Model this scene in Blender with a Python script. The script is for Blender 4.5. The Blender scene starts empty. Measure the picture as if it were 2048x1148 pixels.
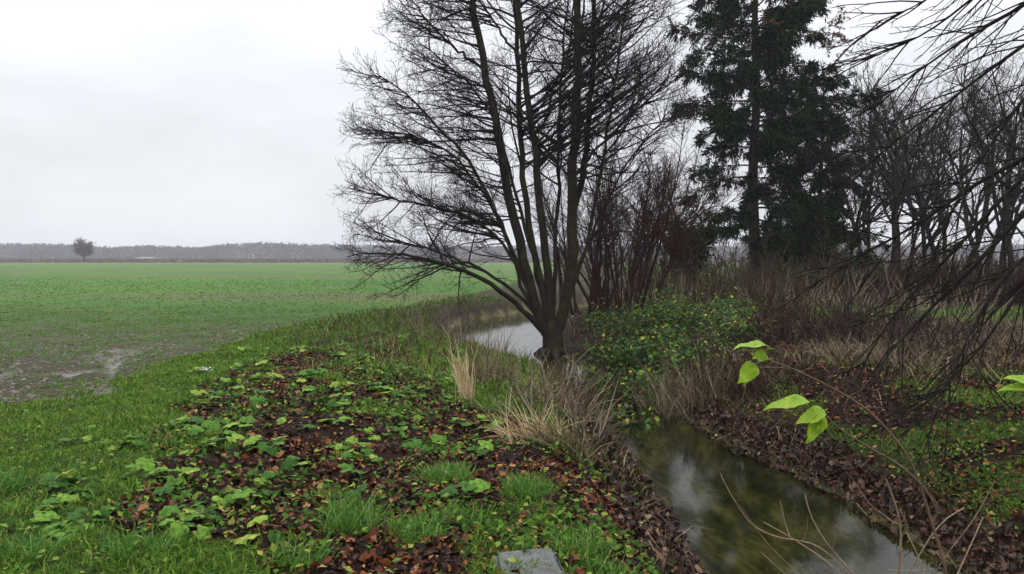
import bpy, math
import numpy as np
from mathutils import Vector

# ------------------------------------------------------------------ camera, sky, sun
sc = bpy.context.scene
COL = sc.collection
CAMZ, F, HOR = 1.7, 1593.0, 515.0          # metres; focal length and horizon row in photo pixels
PITCH = math.atan((574.0 - HOR) / F)
cam_d = bpy.data.cameras.new('camera'); cam = bpy.data.objects.new('camera', cam_d); COL.objects.link(cam)
cam.location = (0, 0, CAMZ); cam.rotation_euler = (math.pi / 2 - PITCH, 0, 0)
cam_d.sensor_width = 36.0; cam_d.lens = 36.0 * F / 2048.0
cam_d.clip_start = 0.05; cam_d.clip_end = 6000
sc.camera = cam

SUN_EL, SUN_AZ = math.radians(46), math.radians(-28)     # azimuth from +Y towards +X
w = bpy.data.worlds.new('World'); sc.world = w; w.use_nodes = True
nt = w.node_tree; nt.nodes.clear()
def N(t, **k):
    n = nt.nodes.new(t)
    for a, b in k.items(): setattr(n, a, b)
    return n
out = N('ShaderNodeOutputWorld'); bg = N('ShaderNodeBackground'); bg.inputs['Strength'].default_value = 0.1
sky = N('ShaderNodeTexSky', sky_type='NISHITA', sun_disc=False)
sky.sun_elevation = SUN_EL; sky.sun_rotation = SUN_AZ; sky.air_density = 1.0; sky.dust_density = 3.0
tc = N('ShaderNodeTexCoord'); sep = N('ShaderNodeSeparateXYZ'); nt.links.new(tc.outputs['Generated'], sep.inputs[0])
mx = N('ShaderNodeMath', operation='MAXIMUM'); mx.inputs[1].default_value = 0.0; nt.links.new(sep.outputs['Z'], mx.inputs[0])
# overcast sky: luminance rises smoothly from the horizon to the zenith
lum = N('ShaderNodeMath', operation='MULTIPLY_ADD'); lum.inputs[1].default_value = 21.0; lum.inputs[2].default_value = 6.6
sq = N('ShaderNodeMath', operation='POWER'); sq.inputs[1].default_value = 1.9; nt.links.new(mx.outputs[0], sq.inputs[0]); nt.links.new(sq.outputs[0], lum.inputs[0])
mp = N('ShaderNodeMapping'); mp.inputs['Scale'].default_value = (1.1, 1.1, 3.6); nt.links.new(tc.outputs['Generated'], mp.inputs[0])
nz = N('ShaderNodeTexNoise'); nz.inputs['Scale'].default_value = 2.6; nz.inputs['Detail'].default_value = 5; nz.inputs['Roughness'].default_value = 0.5
nt.links.new(mp.outputs[0], nz.inputs['Vector'])
mr = N('ShaderNodeMapRange'); mr.inputs[1].default_value = 0.3; mr.inputs[2].default_value = 0.7; mr.inputs[3].default_value = 0.86; mr.inputs[4].default_value = 1.10
nt.links.new(nz.outputs[0], mr.inputs[0])
ml = N('ShaderNodeMath', operation='MULTIPLY'); nt.links.new(lum.outputs[0], ml.inputs[0]); nt.links.new(mr.outputs[0], ml.inputs[1])
tint = N('ShaderNodeVectorMath', operation='SCALE'); tint.inputs[0].default_value = (0.955, 0.975, 1.03)
nt.links.new(ml.outputs[0], tint.inputs['Scale'])
mix = N('ShaderNodeMix', data_type='RGBA'); mix.inputs[0].default_value = 0.04
nt.links.new(tint.outputs[0], mix.inputs[6]); nt.links.new(sky.outputs[0], mix.inputs[7])
nt.links.new(mix.outputs[2], bg.inputs['Color']); nt.links.new(bg.outputs[0], out.inputs[0])

sun_d = bpy.data.lights.new('sun', 'SUN'); sun_d.energy = 0.6; sun_d.angle = math.radians(40); sun_d.color = (1.0, 0.97, 0.93)
sun = bpy.data.objects.new('sun', sun_d); COL.objects.link(sun)
sd_ = Vector((math.cos(SUN_EL) * math.sin(SUN_AZ), math.cos(SUN_EL) * math.cos(SUN_AZ), math.sin(SUN_EL)))
sun.rotation_euler = sd_.to_track_quat('Z', 'Y').to_euler(); sun.location = sd_ * 60

vs = sc.view_settings; vs.view_transform = 'Standard'; vs.look = 'None'; vs.exposure = 0.36; vs.gamma = 1.0; vs.use_curve_mapping = False
cy = sc.cycles; cy.max_bounces = 6; cy.diffuse_bounces = 3; cy.glossy_bounces = 3; cy.transparent_max_bounces = 12; cy.transmission_bounces = 3
cy.caustics_reflective = False; cy.caustics_refractive = False

# ------------------------------------------------------------------ helpers
rng = np.random.default_rng(7)
CAM = np.array([0, 0, CAMZ]); sp, cp = math.sin(PITCH), math.cos(PITCH)
def ray(px, py):
    u = (px - 1024.0) / F; v = (574.0 - py) / F
    return np.array([u, cp + v * sp, -sp + v * cp])
def at(px, py, Y):
    d = ray(px, py); return CAM + d * (Y / d[1])
def onz(px, py, z=0.0):
    d = ray(px, py); return CAM + d * ((z - CAMZ) / d[2])
def pts(lst, Y0, Y1=None):
    n = len(lst); Y1 = Y0 if Y1 is None else Y1
    return np.array([at(a, b, Y0 + (Y1 - Y0) * (i / max(1, n - 1))) for i, (a, b) in enumerate(lst)])
def nrm(a): return a / np.maximum(np.linalg.norm(a, axis=-1, keepdims=True), 1e-9)
def sstep(a, b, x):
    t = np.clip((x - a) / (b - a), 0, 1); return t * t * (3 - 2 * t)
def vnoise(x, y, s=0):
    x = np.asarray(x, float); y = np.asarray(y, float); xi = np.floor(x); yi = np.floor(y); fx = x - xi; fy = y - yi
    fx = fx * fx * (3 - 2 * fx); fy = fy * fy * (3 - 2 * fy)
    def h(a, b):
        v = np.sin(a * 127.1 + b * 311.7 + s * 74.7) * 43758.5453; return v - np.floor(v)
    return (h(xi, yi) * (1 - fx) + h(xi + 1, yi) * fx) * (1 - fy) + (h(xi, yi + 1) * (1 - fx) + h(xi + 1, yi + 1) * fx) * fy
def fbm(x, y, s=0, o=3):
    v = 0; a = 0.5; t = 0
    for i in range(o): v = v + a * vnoise(x * 2 ** i, y * 2 ** i, s + i); t += a; a *= 0.5
    return v / t
def resample(P, n):
    P = np.asarray(P, float); d = np.r_[0, np.cumsum(np.linalg.norm(np.diff(P, axis=0), axis=1))]
    # smooth through the points (Catmull-Rom style by dense interpolation + blur)
    t = np.linspace(0, d[-1], n * 4); Q = np.stack([np.interp(t, d, P[:, k]) for k in range(3)], 1)
    k = 4
    for _ in range(2):
        pad = np.vstack([2 * Q[0] - Q[1:k + 1][::-1], Q, 2 * Q[-1] - Q[-k - 1:-1][::-1]])
        c = np.cumsum(np.vstack([np.zeros(3), pad]), 0); R = (c[2 * k + 1:] - c[:-2 * k - 1]) / (2 * k + 1); R[0] = Q[0]; R[-1] = Q[-1]; Q = R
    return Q[np.linspace(0, len(Q) - 1, n).astype(int)]

def make_mesh(name, V, faces, mat=None, smooth=False, attrs=None):
    me = bpy.data.meshes.new(name); V = np.asarray(V, np.float32)
    faces = [np.asarray(f, np.int32) for f in faces if len(f)]
    me.vertices.add(len(V)); me.vertices.foreach_set('co', V.ravel())
    tot = sum(f.size for f in faces); npoly = sum(len(f) for f in faces)
    me.loops.add(tot); me.loops.foreach_set('vertex_index', np.concatenate([f.ravel() for f in faces]))
    cnt = np.concatenate([np.full(len(f), f.shape[1], np.int32) for f in faces])
    st = np.r_[0, np.cumsum(cnt)[:-1]].astype(np.int32)
    me.polygons.add(npoly); me.polygons.foreach_set('loop_start', st)
    if smooth: me.polygons.foreach_set('use_smooth', np.ones(npoly, bool))
    if attrs:
        for k, v in attrs.items():
            a = me.attributes.new(k, 'FLOAT', 'POINT'); a.data.foreach_set('value', np.asarray(v, np.float32))
    me.update(calc_edges=True)
    if mat: me.materials.append(mat)
    return me
def link(name, me, parent=None, loc=None):
    o = bpy.data.objects.new(name, me); COL.objects.link(o)
    if parent: o.parent = parent
    if loc is not None: o.location = loc
    return o
def tag(o, label=None, cat=None, group=None, kind=None):
    if label: o['label'] = label
    if cat: o['category'] = cat
    if group: o['group'] = group
    if kind: o['kind'] = kind
    return o
def thing(name, loc, label, cat, group=None):
    o = bpy.data.objects.new(name, None); COL.objects.link(o); o.location = loc; o.empty_display_size = 0.1
    return tag(o, label, cat, group)
def dup(root, loc, rz=0.0, s=1.0, label=None, group=None):
    r = root.copy(); COL.objects.link(r); r.location = loc; r.rotation_euler = (0, 0, rz); r.scale = (s, s, s)
    if label: r['label'] = label
    if group: r['group'] = group
    for ch in list(root.children):
        c = ch.copy(); COL.objects.link(c); c.parent = r
        for g in list(ch.children):
            e = g.copy(); COL.objects.link(e); e.parent = c
    return r

class Acc:                                  # collects geometry of ONE part
    def __init__(s): s.V = []; s.F = []; s.n = 0
    def add(s, V, F):
        V = np.asarray(V, float).reshape(-1, 3)
        for f in (F if isinstance(F, list) else [F]): s.F.append(np.asarray(f) + s.n)
        s.V.append(V); s.n += len(V)
    def tubes(s, P, R, sides=3):
        P = np.asarray(P, float)
        if P.ndim == 2: P = P[None]; R = np.asarray(R, float)[None]
        M, n, _ = P.shape
        T = nrm(np.gradient(P, axis=1)); D = nrm(P[:, -1] - P[:, 0])
        ax = np.eye(3)[np.argmin(np.abs(D), axis=1)]
        U = nrm(np.cross(T, ax[:, None, :])); W = np.cross(T, U)
        a = np.linspace(0, 2 * np.pi, sides, endpoint=False)
        ring = P[:, :, None] + R[:, :, None, None] * (U[:, :, None] * np.cos(a)[:, None] + W[:, :, None] * np.sin(a)[:, None])
        idx = np.arange(M * n * sides).reshape(M, n, sides); nx = np.roll(idx, -1, 2)
        q = np.stack([idx[:, :-1], nx[:, :-1], nx[:, 1:], idx[:, 1:]], -1).reshape(-1, 4)
        s.add(ring, q)
    def build(s, name, mat, parent=None, org=None, smooth=True):
        V = np.concatenate(s.V)
        if org is not None: V = V - np.asarray(org)
        by = {}
        for f in s.F: by.setdefault(f.shape[1], []).append(f)
        return link(name, make_mesh(name, V, [np.concatenate(b) for b in by.values()], mat, smooth), parent)
    def mesh(s, name, mat, smooth=True):
        by = {}
        for f in s.F: by.setdefault(f.shape[1], []).append(f)
        return make_mesh(name, np.concatenate(s.V), [np.concatenate(b) for b in by.values()], mat, smooth)

def shoot(st, di, L, n, wig=0.1, trop=(0, 0, 0), r=rng):
    M = len(st); P = np.empty((M, n, 3)); P[:, 0] = st; d = nrm(np.asarray(di, float)); L = np.asarray(L, float)
    trop = np.asarray(trop, float)
    for i in range(1, n):
        P[:, i] = P[:, i - 1] + d * (L / (n - 1))[:, None]
        d = nrm(d + wig * r.normal(size=(M, 3)) + trop / (n - 1))
    return P
def spawn(P, k, t0=0.2, t1=1.0, ang=0.9, sd=0.2, bias=(0, 0, 0), r=rng):
    M, n, _ = P.shape; k = np.broadcast_to(np.asarray(k), (M,)).astype(int); idx = np.repeat(np.arange(M), k); K = len(idx)
    t = t0 + (t1 - t0) * r.random(K); f = t * (n - 1); i = np.minimum(f.astype(int), n - 2); fr = (f - i)[:, None]
    pos = P[idx, i] * (1 - fr) + P[idx, i + 1] * fr; T = nrm(P[idx, i + 1] - P[idx, i])
    rv = nrm(r.normal(size=(K, 3)) + np.asarray(bias)); per = nrm(rv - T * np.sum(rv * T, 1, keepdims=True))
    a = r.normal(ang, sd, K)[:, None]
    return pos, nrm(np.cos(a) * T + np.sin(a) * per), t, idx
def rad(M, n, r0, r1):
    r0 = np.broadcast_to(np.asarray(r0, float), (M,)); r1 = np.broadcast_to(np.asarray(r1, float), (M,))
    t = np.linspace(0, 1, n); return r0[:, None] * (1 - t) + r1[:, None] * t

# ------------------------------------------------------------------ materials
def mat_new(name):
    m = bpy.data.materials.new(name); m.use_nodes = True; t = m.node_tree
    return m, t, t.nodes['Principled BSDF'], t.nodes['Material Output']
def ramp(t, stops):
    n = t.nodes.new('ShaderNodeValToRGB'); e = n.color_ramp.elements
    while len(e) < len(stops): e.new(0.5)
    for x, (p, c) in zip(e, stops): x.position = p; x.color = (*c, 1)
    return n
def noise(t, scale, det=4, rough=0.55, vec=None):
    n = t.nodes.new('ShaderNodeTexNoise'); n.inputs['Scale'].default_value = scale; n.inputs['Detail'].default_value = det; n.inputs['Roughness'].default_value = rough
    if vec is not None: t.links.new(vec, n.inputs['Vector'])
    return n
def mixc(t, f, a, b, mode='MIX'):
    n = t.nodes.new('ShaderNodeMix'); n.data_type = 'RGBA'; n.blend_type = mode
    for s, v in ((n.inputs[0], f), (n.inputs[6], a), (n.inputs[7], b)):
        if isinstance(v, (int, float)): s.default_value = v
        elif isinstance(v, tuple): s.default_value = (*v, 1)
        else: t.links.new(v, s)
    return n.outputs[2]
def island_mat(name, stops, rough=0.6, transl=0.0, spec=0.3, per_object=False, lo=.72, hi=1.25):
    """colour picked per separate leaf / blade (or per object) from a ramp of the thing's own colours"""
    m, t, b, o = mat_new(name)
    if per_object: src = t.nodes.new('ShaderNodeObjectInfo').outputs['Random']
    else: src = t.nodes.new('ShaderNodeNewGeometry').outputs['Random Per Island']
    rp = ramp(t, stops); t.links.new(src, rp.inputs[0])
    g = t.nodes.new('ShaderNodeNewGeometry'); nz = noise(t, 35, 3, 0.6, g.outputs['Position'])
    var = t.nodes.new('ShaderNodeMapRange'); var.inputs[1].default_value = 0.25; var.inputs[2].default_value = 0.75; var.inputs[3].default_value = lo; var.inputs[4].default_value = hi
    t.links.new(nz.outputs[0], var.inputs[0])
    c = mixc(t, 1.0, rp.outputs[0], var.outputs[0], 'MULTIPLY')
    t.links.new(c, b.inputs['Base Color']); b.inputs['Roughness'].default_value = rough; b.inputs['Specular IOR Level'].default_value = spec
    if transl:
        tr = t.nodes.new('ShaderNodeBsdfTranslucent'); t.links.new(c, tr.inputs[0])
        ms = t.nodes.new('ShaderNodeMixShader'); ms.inputs[0].default_value = transl
        t.links.new(b.outputs[0], ms.inputs[1]); t.links.new(tr.outputs[0], ms.inputs[2]); t.links.new(ms.outputs[0], o.inputs[0])
    return m
def bark_mat(name, dark, light, moss=None, mossamt=0.5, scale=9.0):
    m, t, b, o = mat_new(name); g = t.nodes.new('ShaderNodeNewGeometry')
    mp = t.nodes.new('ShaderNodeMapping'); mp.inputs['Scale'].default_value = (1, 1, 0.25); t.links.new(g.outputs['Position'], mp.inputs[0])
    n1 = noise(t, scale * 3, 5, 0.65, mp.outputs[0]); r1 = ramp(t, [(0.3, dark), (0.7, light)]); t.links.new(n1.outputs[0], r1.inputs[0]); c = r1.outputs[0]
    if moss:
        n2 = noise(t, scale * 0.35, 4, 0.6, g.outputs['Position']); r2 = ramp(t, [(0.62 - 0.3 * mossamt, (0, 0, 0)), (0.78 - 0.3 * mossamt, (1, 1, 1))]); t.links.new(n2.outputs[0], r2.inputs[0])
        c = mixc(t, r2.outputs[0], c, moss)
    t.links.new(c, b.inputs['Base Color']); b.inputs['Roughness'].default_value = 0.85; b.inputs['Specular IOR Level'].default_value = 0.06
    bp = t.nodes.new('ShaderNodeBump'); bp.inputs['Strength'].default_value = 0.5; bp.inputs['Distance'].default_value = 0.02
    t.links.new(n1.outputs[0], bp.inputs['Height']); t.links.new(bp.outputs[0], b.inputs['Normal'])
    return m

M_grass = island_mat('grass_blade', [(0.0, (0.032, 0.075, 0.010)), (0.35, (0.068, 0.152, 0.015)), (0.7, (0.12, 0.235, 0.022)), (0.92, (0.19, 0.29, 0.04)), (1.0, (0.30, 0.25, 0.10))], 0.6, 0.25, 0.04)
M_tuss = island_mat('tussock_blade', [(0.0, (0.04, 0.10, 0.015)), (0.5, (0.085, 0.20, 0.03)), (0.85, (0.14, 0.28, 0.05)), (1.0, (0.26, 0.27, 0.11))], 0.55, 0.25, 0.15)
M_crop = island_mat('crop_shoot', [(0.0, (0.05, 0.12, 0.018)), (0.6, (0.095, 0.20, 0.03)), (1.0, (0.16, 0.25, 0.05))], 0.6, 0.35, 0.04)
M_straw = island_mat('dry_straw', [(0.0, (0.05, 0.036, 0.022)), (0.4, (0.125, 0.092, 0.053)), (0.8, (0.27, 0.205, 0.12)), (0.93, (0.36, 0.28, 0.17)), (1.0, (0.12, 0.14, 0.04))], 0.65, 0.15)
M_straw2 = island_mat('pale_straw', [(0.0, (0.34, 0.24, 0.12)), (0.5, (0.52, 0.40, 0.22)), (1.0, (0.62, 0.50, 0.30))], 0.65, 0.15)
M_coarse = island_mat('coarse_stem', [(0.0, (0.06, 0.042, 0.03)), (0.5, (0.135, 0.10, 0.07)), (1.0, (0.30, 0.235, 0.16))], 0.7)
M_dead = island_mat('dead_stem', [(0.0, (0.022, 0.013, 0.009)), (0.5, (0.06, 0.036, 0.023)), (0.85, (0.125, 0.085, 0.05)), (1.0, (0.25, 0.19, 0.10))], 0.75, 0.0, 0.1)
M_litter = island_mat('fallen_leaves', [(0.0, (0.010, 0.006, 0.005)), (0.4, (0.032, 0.014, 0.009)), (0.65, (0.08, 0.024, 0.010)), (0.84, (0.17, 0.052, 0.016)), (0.95, (0.26, 0.13, 0.05)), (1.0, (0.20, 0.20, 0.05))], 0.55, 0.0, 0.1)
M_litdark = island_mat('wet_fallen_leaves', [(0.0, (0.009, 0.006, 0.005)), (0.45, (0.026, 0.014, 0.010)), (0.8, (0.07, 0.034, 0.022)), (0.95, (0.14, 0.075, 0.045)), (1.0, (0.24, 0.17, 0.10))], 0.45, 0.0, 0.14)
M_leafobj = island_mat('fallen_leaf_skin', [(0.0, (0.03, 0.016, 0.011)), (0.3, (0.09, 0.034, 0.018)), (0.6, (0.17, 0.06, 0.024)), (0.85, (0.26, 0.12, 0.05)), (1.0, (0.24, 0.20, 0.06))], 0.55, 0.0, 0.1, True)
M_weed = island_mat('weed_leaf', [(0.0, (0.035, 0.085, 0.016)), (0.35, (0.055, 0.14, 0.018)), (0.68, (0.12, 0.235, 0.028)), (0.93, (0.20, 0.31, 0.04)), (1.0, (0.29, 0.29, 0.05))], 0.6, 0.25, 0.07, True, .4, 1.5)
M_weed2 = island_mat('small_weed_leaf', [(0.0, (0.025, 0.065, 0.009)), (0.5, (0.05, 0.115, 0.014)), (0.85, (0.105, 0.20, 0.025)), (1.0, (0.25, 0.26, 0.05))], 0.6, 0.2, 0.05)
M_bramble = island_mat('bramble_leaf', [(0.0, (0.012, 0.04, 0.01)), (0.4, (0.026, 0.07, 0.014)), (0.8, (0.06, 0.135, 0.018)), (0.92, (0.17, 0.24, 0.025)), (1.0, (0.44, 0.40, 0.03))], 0.55, 0.2, 0.12)
M_needle = island_mat('spruce_needles', [(0.0, (0.0022, 0.007, 0.0018)), (0.5, (0.006, 0.017, 0.0033)), (0.85, (0.016, 0.035, 0.005)), (1.0, (0.045, 0.06, 0.010))], 0.7, 0.0, 0.05)
M_rust = island_mat('dead_needles', [(0.0, (0.05, 0.025, 0.012)), (1.0, (0.16, 0.07, 0.02))], 0.6)
M_alder = bark_mat('alder_bark', (0.012, 0.009, 0.007), (0.034, 0.026, 0.02), (0.036, 0.034, 0.011), 0.45)
M_twig = bark_mat('alder_twig_bark', (0.014, 0.010, 0.011), (0.034, 0.026, 0.027))
M_will = bark_mat('willow_bark', (0.018, 0.008, 0.006), (0.06, 0.026, 0.018))
M_bare = bark_mat('bare_tree_bark', (0.014, 0.011, 0.010), (0.044, 0.034, 0.029), (0.04, 0.045, 0.016), 0.25)
M_baretw = bark_mat('bare_twig_bark', (0.02, 0.014, 0.014), (0.05, 0.036, 0.034))
M_over = bark_mat('mossy_limb_bark', (0.006, 0.0045, 0.004), (0.02, 0.015, 0.013), (0.026, 0.03, 0.008), 0.25, 14)
M_sap = bark_mat('sapling_bark', (0.10, 0.065, 0.045), (0.20, 0.13, 0.085))
M_saptw = bark_mat('pale_dead_twig_bark', (0.13, 0.09, 0.06), (0.30, 0.22, 0.15))
M_shrub = bark_mat('brush_bark', (0.02, 0.010, 0.008), (0.075, 0.04, 0.028))
M_brush2 = bark_mat('olive_brush_bark', (0.03, 0.022, 0.011), (0.115, 0.085, 0.045))
M_brush3 = bark_mat('grey_brush_bark', (0.022, 0.014, 0.011), (0.08, 0.056, 0.045))
M_spbark = bark_mat('spruce_bark', (0.02, 0.014, 0.011), (0.055, 0.04, 0.03))

# ------------------------------------------------------------------ terrain
WZ = -0.70                                    # water level
STREAM = np.array([(3.4, -14, 1.2), (2.9, -3, 1.15), (2.62, 2, 1.12), (2.44, 6, 1.06), (2.31, 7.9, 0.98), (2.06, 9.9, 0.78), (1.95, 11.4, 0.68),
                   (1.85, 13.3, 0.62), (1.18, 15.0, 0.74), (0.55, 17.2, 1.0), (-0.05, 20.7, 1.15), (-0.55, 25, 1.55), (-0.5, 29, 1.5), (1.5, 34, 1.0), (5, 40, 0.9), (9, 52, 0.9), (12, 80, 0.9)])
def sdist(x, y):
    x = np.asarray(x, float); y = np.asarray(y, float); best = np.full(x.shape, 1e9); side = np.zeros(x.shape)
    for (ax, ay, aw), (bx, by, bw) in zip(STREAM[:-1], STREAM[1:]):
        dx, dy = bx - ax, by - ay; t = np.clip(((x - ax) * dx + (y - ay) * dy) / (dx * dx + dy * dy), 0, 1)
        d = np.hypot(x - ax - t * dx, y - ay - t * dy) - (aw + t * (bw - aw)); m = d < best
        best = np.where(m, d, best); side = np.where(m, np.sign((x - ax) * dy - (y - ay) * dx), side)
    best = best + 0.16 * (vnoise(x * 2.3, y * 2.3, 5) - 0.5) * sstep(60, 30, np.abs(y))
    return best, side                          # side > 0: right bank
def top(x, y):
    near = sstep(45, 25, np.hypot(x, y - 12))
    z = 0.10 * (fbm(x * 0.5, y * 0.5, 1) - 0.5) + 0.07 * (fbm(x * 2.2, y * 2.2, 2) - 0.5) + 0.03 * (vnoise(x * 7, y * 7, 3) - 0.5)
    fld = fieldm(x, y)
    z = z * (1 - 0.4 * fld) - 0.06 * fld + fld * 0.05 * (fbm(x * 5, y * 5, 12) - 0.5)
    z = z - 0.07 * trackm(x, y) * (0.5 + vnoise(x * 5, y * 5, 9))
    mound = 0.16 * np.exp(-((x + 2.2) ** 2 / 3.0 + (y - 9) ** 2 / 22.0))
    return near * (z + mound)
FE = np.array([onz(a, b)[:2] for a, b in [(-300, 812), (0, 806), (170, 795), (260, 765), (370, 720), (480, 672), (590, 652), (700, 634), (800, 617), (880, 601), (935, 590)]])
def fieldm(x, y):                              # 1 in the sown field (left of its edge line)
    ex = np.interp(y, FE[:, 1], FE[:, 0]); ex = np.where(y > FE[-1, 1], FE[-1, 0] + (y - FE[-1, 1]) * 0.12, ex); ex = np.where(y < FE[0, 1], -60, ex)
    e = ex + 1.1 * (fbm(x * 0.9, y * 0.9, 21) - 0.5)
    return sstep(-0.25, 0.35, e - x) * sstep(8.6, 9.6, y + 0.35 * (x + 6) * (x < -6))
TR = [((232, 688), (225, 735), 30), ((225, 735), (195, 792), 42), ((592, 653), (500, 668), 34), ((500, 668), (430, 692), 26), ((-20, 760), (10, 735), 26), ((375, 742), (290, 775), 16), ((650, 567), (800, 566), 6)]
TRW = [(onz(*a)[:2], onz(*b)[:2], c * onz(*b)[1] / F * 0.5) for a, b, c in TR]
def trackm(x, y):
    m = np.zeros(np.shape(x))
    for a, b, wd in TRW:
        d = b - a; t = np.clip(((x - a[0]) * d[0] + (y - a[1]) * d[1]) / (d @ d), 0, 1)
        dd = np.hypot(x - a[0] - t * d[0], y - a[1] - t * d[1]) + wd * 2.4 * (fbm(x * 2.2, y * 1.6, 31) - 0.5)
        m = np.maximum(m, sstep(wd * 1.25, wd * 0.45, dd) * (0.35 + 0.65 * sstep(.35, .6, fbm(x * 4, y * 2.5, 33))))
    pm = sstep(.60, .66, fbm(x * .8, y * .55, 35) + .22 * (fbm(x * 4, y * 3, 36) - .5)) * sstep(17, 12, y) * fieldm(x, y) * .7
    return np.maximum(m, pm)
def H(x, y):
    x = np.asarray(x, float); y = np.asarray(y, float); sd, side = sdist(x, y); t = top(x, y)
    wd = np.where(side > 0, 2.3 + 0.5 * (vnoise(x * 0.6, y * 0.6, 6) - 0.5), 0.95 + 0.5 * (vnoise(x * 0.8, y * 0.8, 7) - 0.5))
    t = t + np.where(side > 0, 0.12 * sstep(0, 6, sd), 0)
    k = np.clip(sd / wd, 0, 1); k = np.where(side > 0, 0.45 * np.sqrt(k) + 0.55 * (k * k * (3 - 2 * k)), 0.6 * np.sqrt(k) + 0.4 * k)
    bank = WZ + (t - WZ) * k
    bed = WZ - 0.30 * sstep(0, 0.6, -sd) - 0.06 * vnoise(x * 3, y * 3, 8) * sstep(0, 0.3, -sd)
    return np.where(sd < 0, bed, bank)
# litter zone (bare leafy ground of the near bank)
LZ = np.array([onz(a, b)[:2] for a, b in [(215, 1045), (255, 950), (300, 880), (370, 825), (420, 790), (500, 725), (600, 692), (700, 668), (780, 665), (880, 790), (1000, 850), (1230, 930), (1420, 1148), (1300, 1400), (560, 1500), (470, 1160), (390, 1100), (300, 1075)]])
def inpoly(x, y, poly):
    c = np.zeros(np.shape(x), bool); n = len(poly)
    for i in range(n):
        (ax, ay), (bx, by) = poly[i], poly[(i + 1) % n]
        c ^= ((ay > y) != (by > y)) & (x < (bx - ax) * (y - ay) / (by - ay + 1e-12) + ax)
    return c
def litterm(x, y):
    jx = x + 0.7 * (fbm(x * 1.4, y * 1.4, 41) - 0.5); jy = y + 1.0 * (fbm(x * 1.4, y * 1.4, 44) - 0.5)
    sd, side = sdist(x, y)
    return np.maximum(inpoly(jx, jy, LZ).astype(float), ((side < 0) & (sd < 0.75) & (y < 14)).astype(float))
def patchm(x, y):                              # grassy islands inside the litter
    b = sstep(0.62, 0.70, fbm(x * 1.6 + 3, y * 1.2, 51)) * 0.8
    for px, py, rx in [(890, 965, 58), (1050, 985, 55), (700, 1050, 45), (1160, 1085, 60), (840, 1078, 60), (1235, 1140, 55), (920, 1040, 30), (640, 780, 45), (760, 740, 60), (860, 720, 50), (600, 1140, 50)]:
        c = onz(px, py); rr = rx / F * c[1]; b = np.maximum(b, sstep(1.25, 0.6, np.hypot((x - c[0]) / rr, (y - c[1]) / (rr * 1.6)) + 0.5 * (vnoise(x * 6, y * 6, 53) - 0.5)))
    return b
def lawnm(x, y):                               # mown strip behind the right bank and open grass beyond
    sd, side = sdist(x, y)
    return (side > 0) * sstep(6.2, 7.4, x + 0.8 * (fbm(x, y, 61) - 0.5)) * sstep(18.5, 21, y + 1.5 * (fbm(x * .7, y * .7, 63) - .5)) * np.maximum(.8 * sstep(26.5, 24.5, y), sstep(38, 46, y))
def grassm(x, y):
    sd, side = sdist(x, y); f = fieldm(x, y); l = litterm(x, y); p = patchm(x, y)
    left = (side < 0) * (1 - f) * np.where(l > 0.5, p, 1.0) * sstep(0.25, 0.8, sd)
    left = left * np.where((y > 13) & (x > -3.4), 0.35, 1)
    right = (side > 0) * (0.85 * sstep(0.48, 0.60, fbm(x * 1.3, y * 1.3, 71)) * sstep(0.4, 1.0, sd) * sstep(13, 10, y) + lawnm(x, y))
    return np.clip(left + right, 0, 1)

def axis(lo, hi, step, far, g=1.16):
    a = list(np.arange(lo, hi + 1e-6, step)); s = step
    b = []; x = hi
    while x < far: s *= g; x += s; b.append(x)
    s = step; c = []; x = lo
    while x > -far: s *= g; x -= s; c.append(x)
    return np.array(c[::-1] + a + b)
gx = axis(-9, 8.5, 0.1, 2600); gy = axis(2, 26, 0.1, 2600); gy = gy[gy > -120]
X, Y = np.meshgrid(gx, gy); Z = H(X, Y)
nxg, nyg = len(gx), len(gy); idx = np.arange(nxg * nyg).reshape(nyg, nxg)
quads = np.stack([idx[:-1, :-1], idx[:-1, 1:], idx[1:, 1:], idx[1:, :-1]], -1).reshape(-1, 4)
sdG, sideG = sdist(X, Y)
farm = sstep(262, 275, Y) ; gm = grassm(X, Y); gm = np.where(sideG > 0, np.maximum(gm, sstep(40, 48, Y)), gm)
A = dict(grass=gm.ravel(), crop=fieldm(X, Y).ravel(), mud=trackm(X, Y).ravel(), litter=litterm(X, Y).ravel(), far=farm.ravel(), bed=sstep(0.12, -0.05, sdG).ravel(), right=(sideG > 0).astype(float).ravel())

m, t, b, o = mat_new('ground_soil'); M_ground = m
g = t.nodes.new('ShaderNodeNewGeometry'); P = g.outputs['Position']
def attr(n):
    a = t.nodes.new('ShaderNodeAttribute'); a.attribute_name = n; return a.outputs['Fac']
nb = noise(t, 1.6, 6, 0.65, P); nf = noise(t, 24, 5, 0.7, P); nm = noise(t, 6, 5, 0.65, P)
soil = ramp(t, [(0.3, (0.016, 0.011, 0.009)), (0.55, (0.035, 0.022, 0.016)), (0.75, (0.07, 0.042, 0.028))]); t.links.new(nf.outputs[0], soil.inputs[0])
grs = ramp(t, [(0.34, (0.016, 0.016, 0.007)), (0.5, (0.035, 0.058, 0.012)), (0.68, (0.07, 0.12, 0.02))]); t.links.new(noise(t, 14, 6, .7, P).outputs[0], grs.inputs[0])
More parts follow.
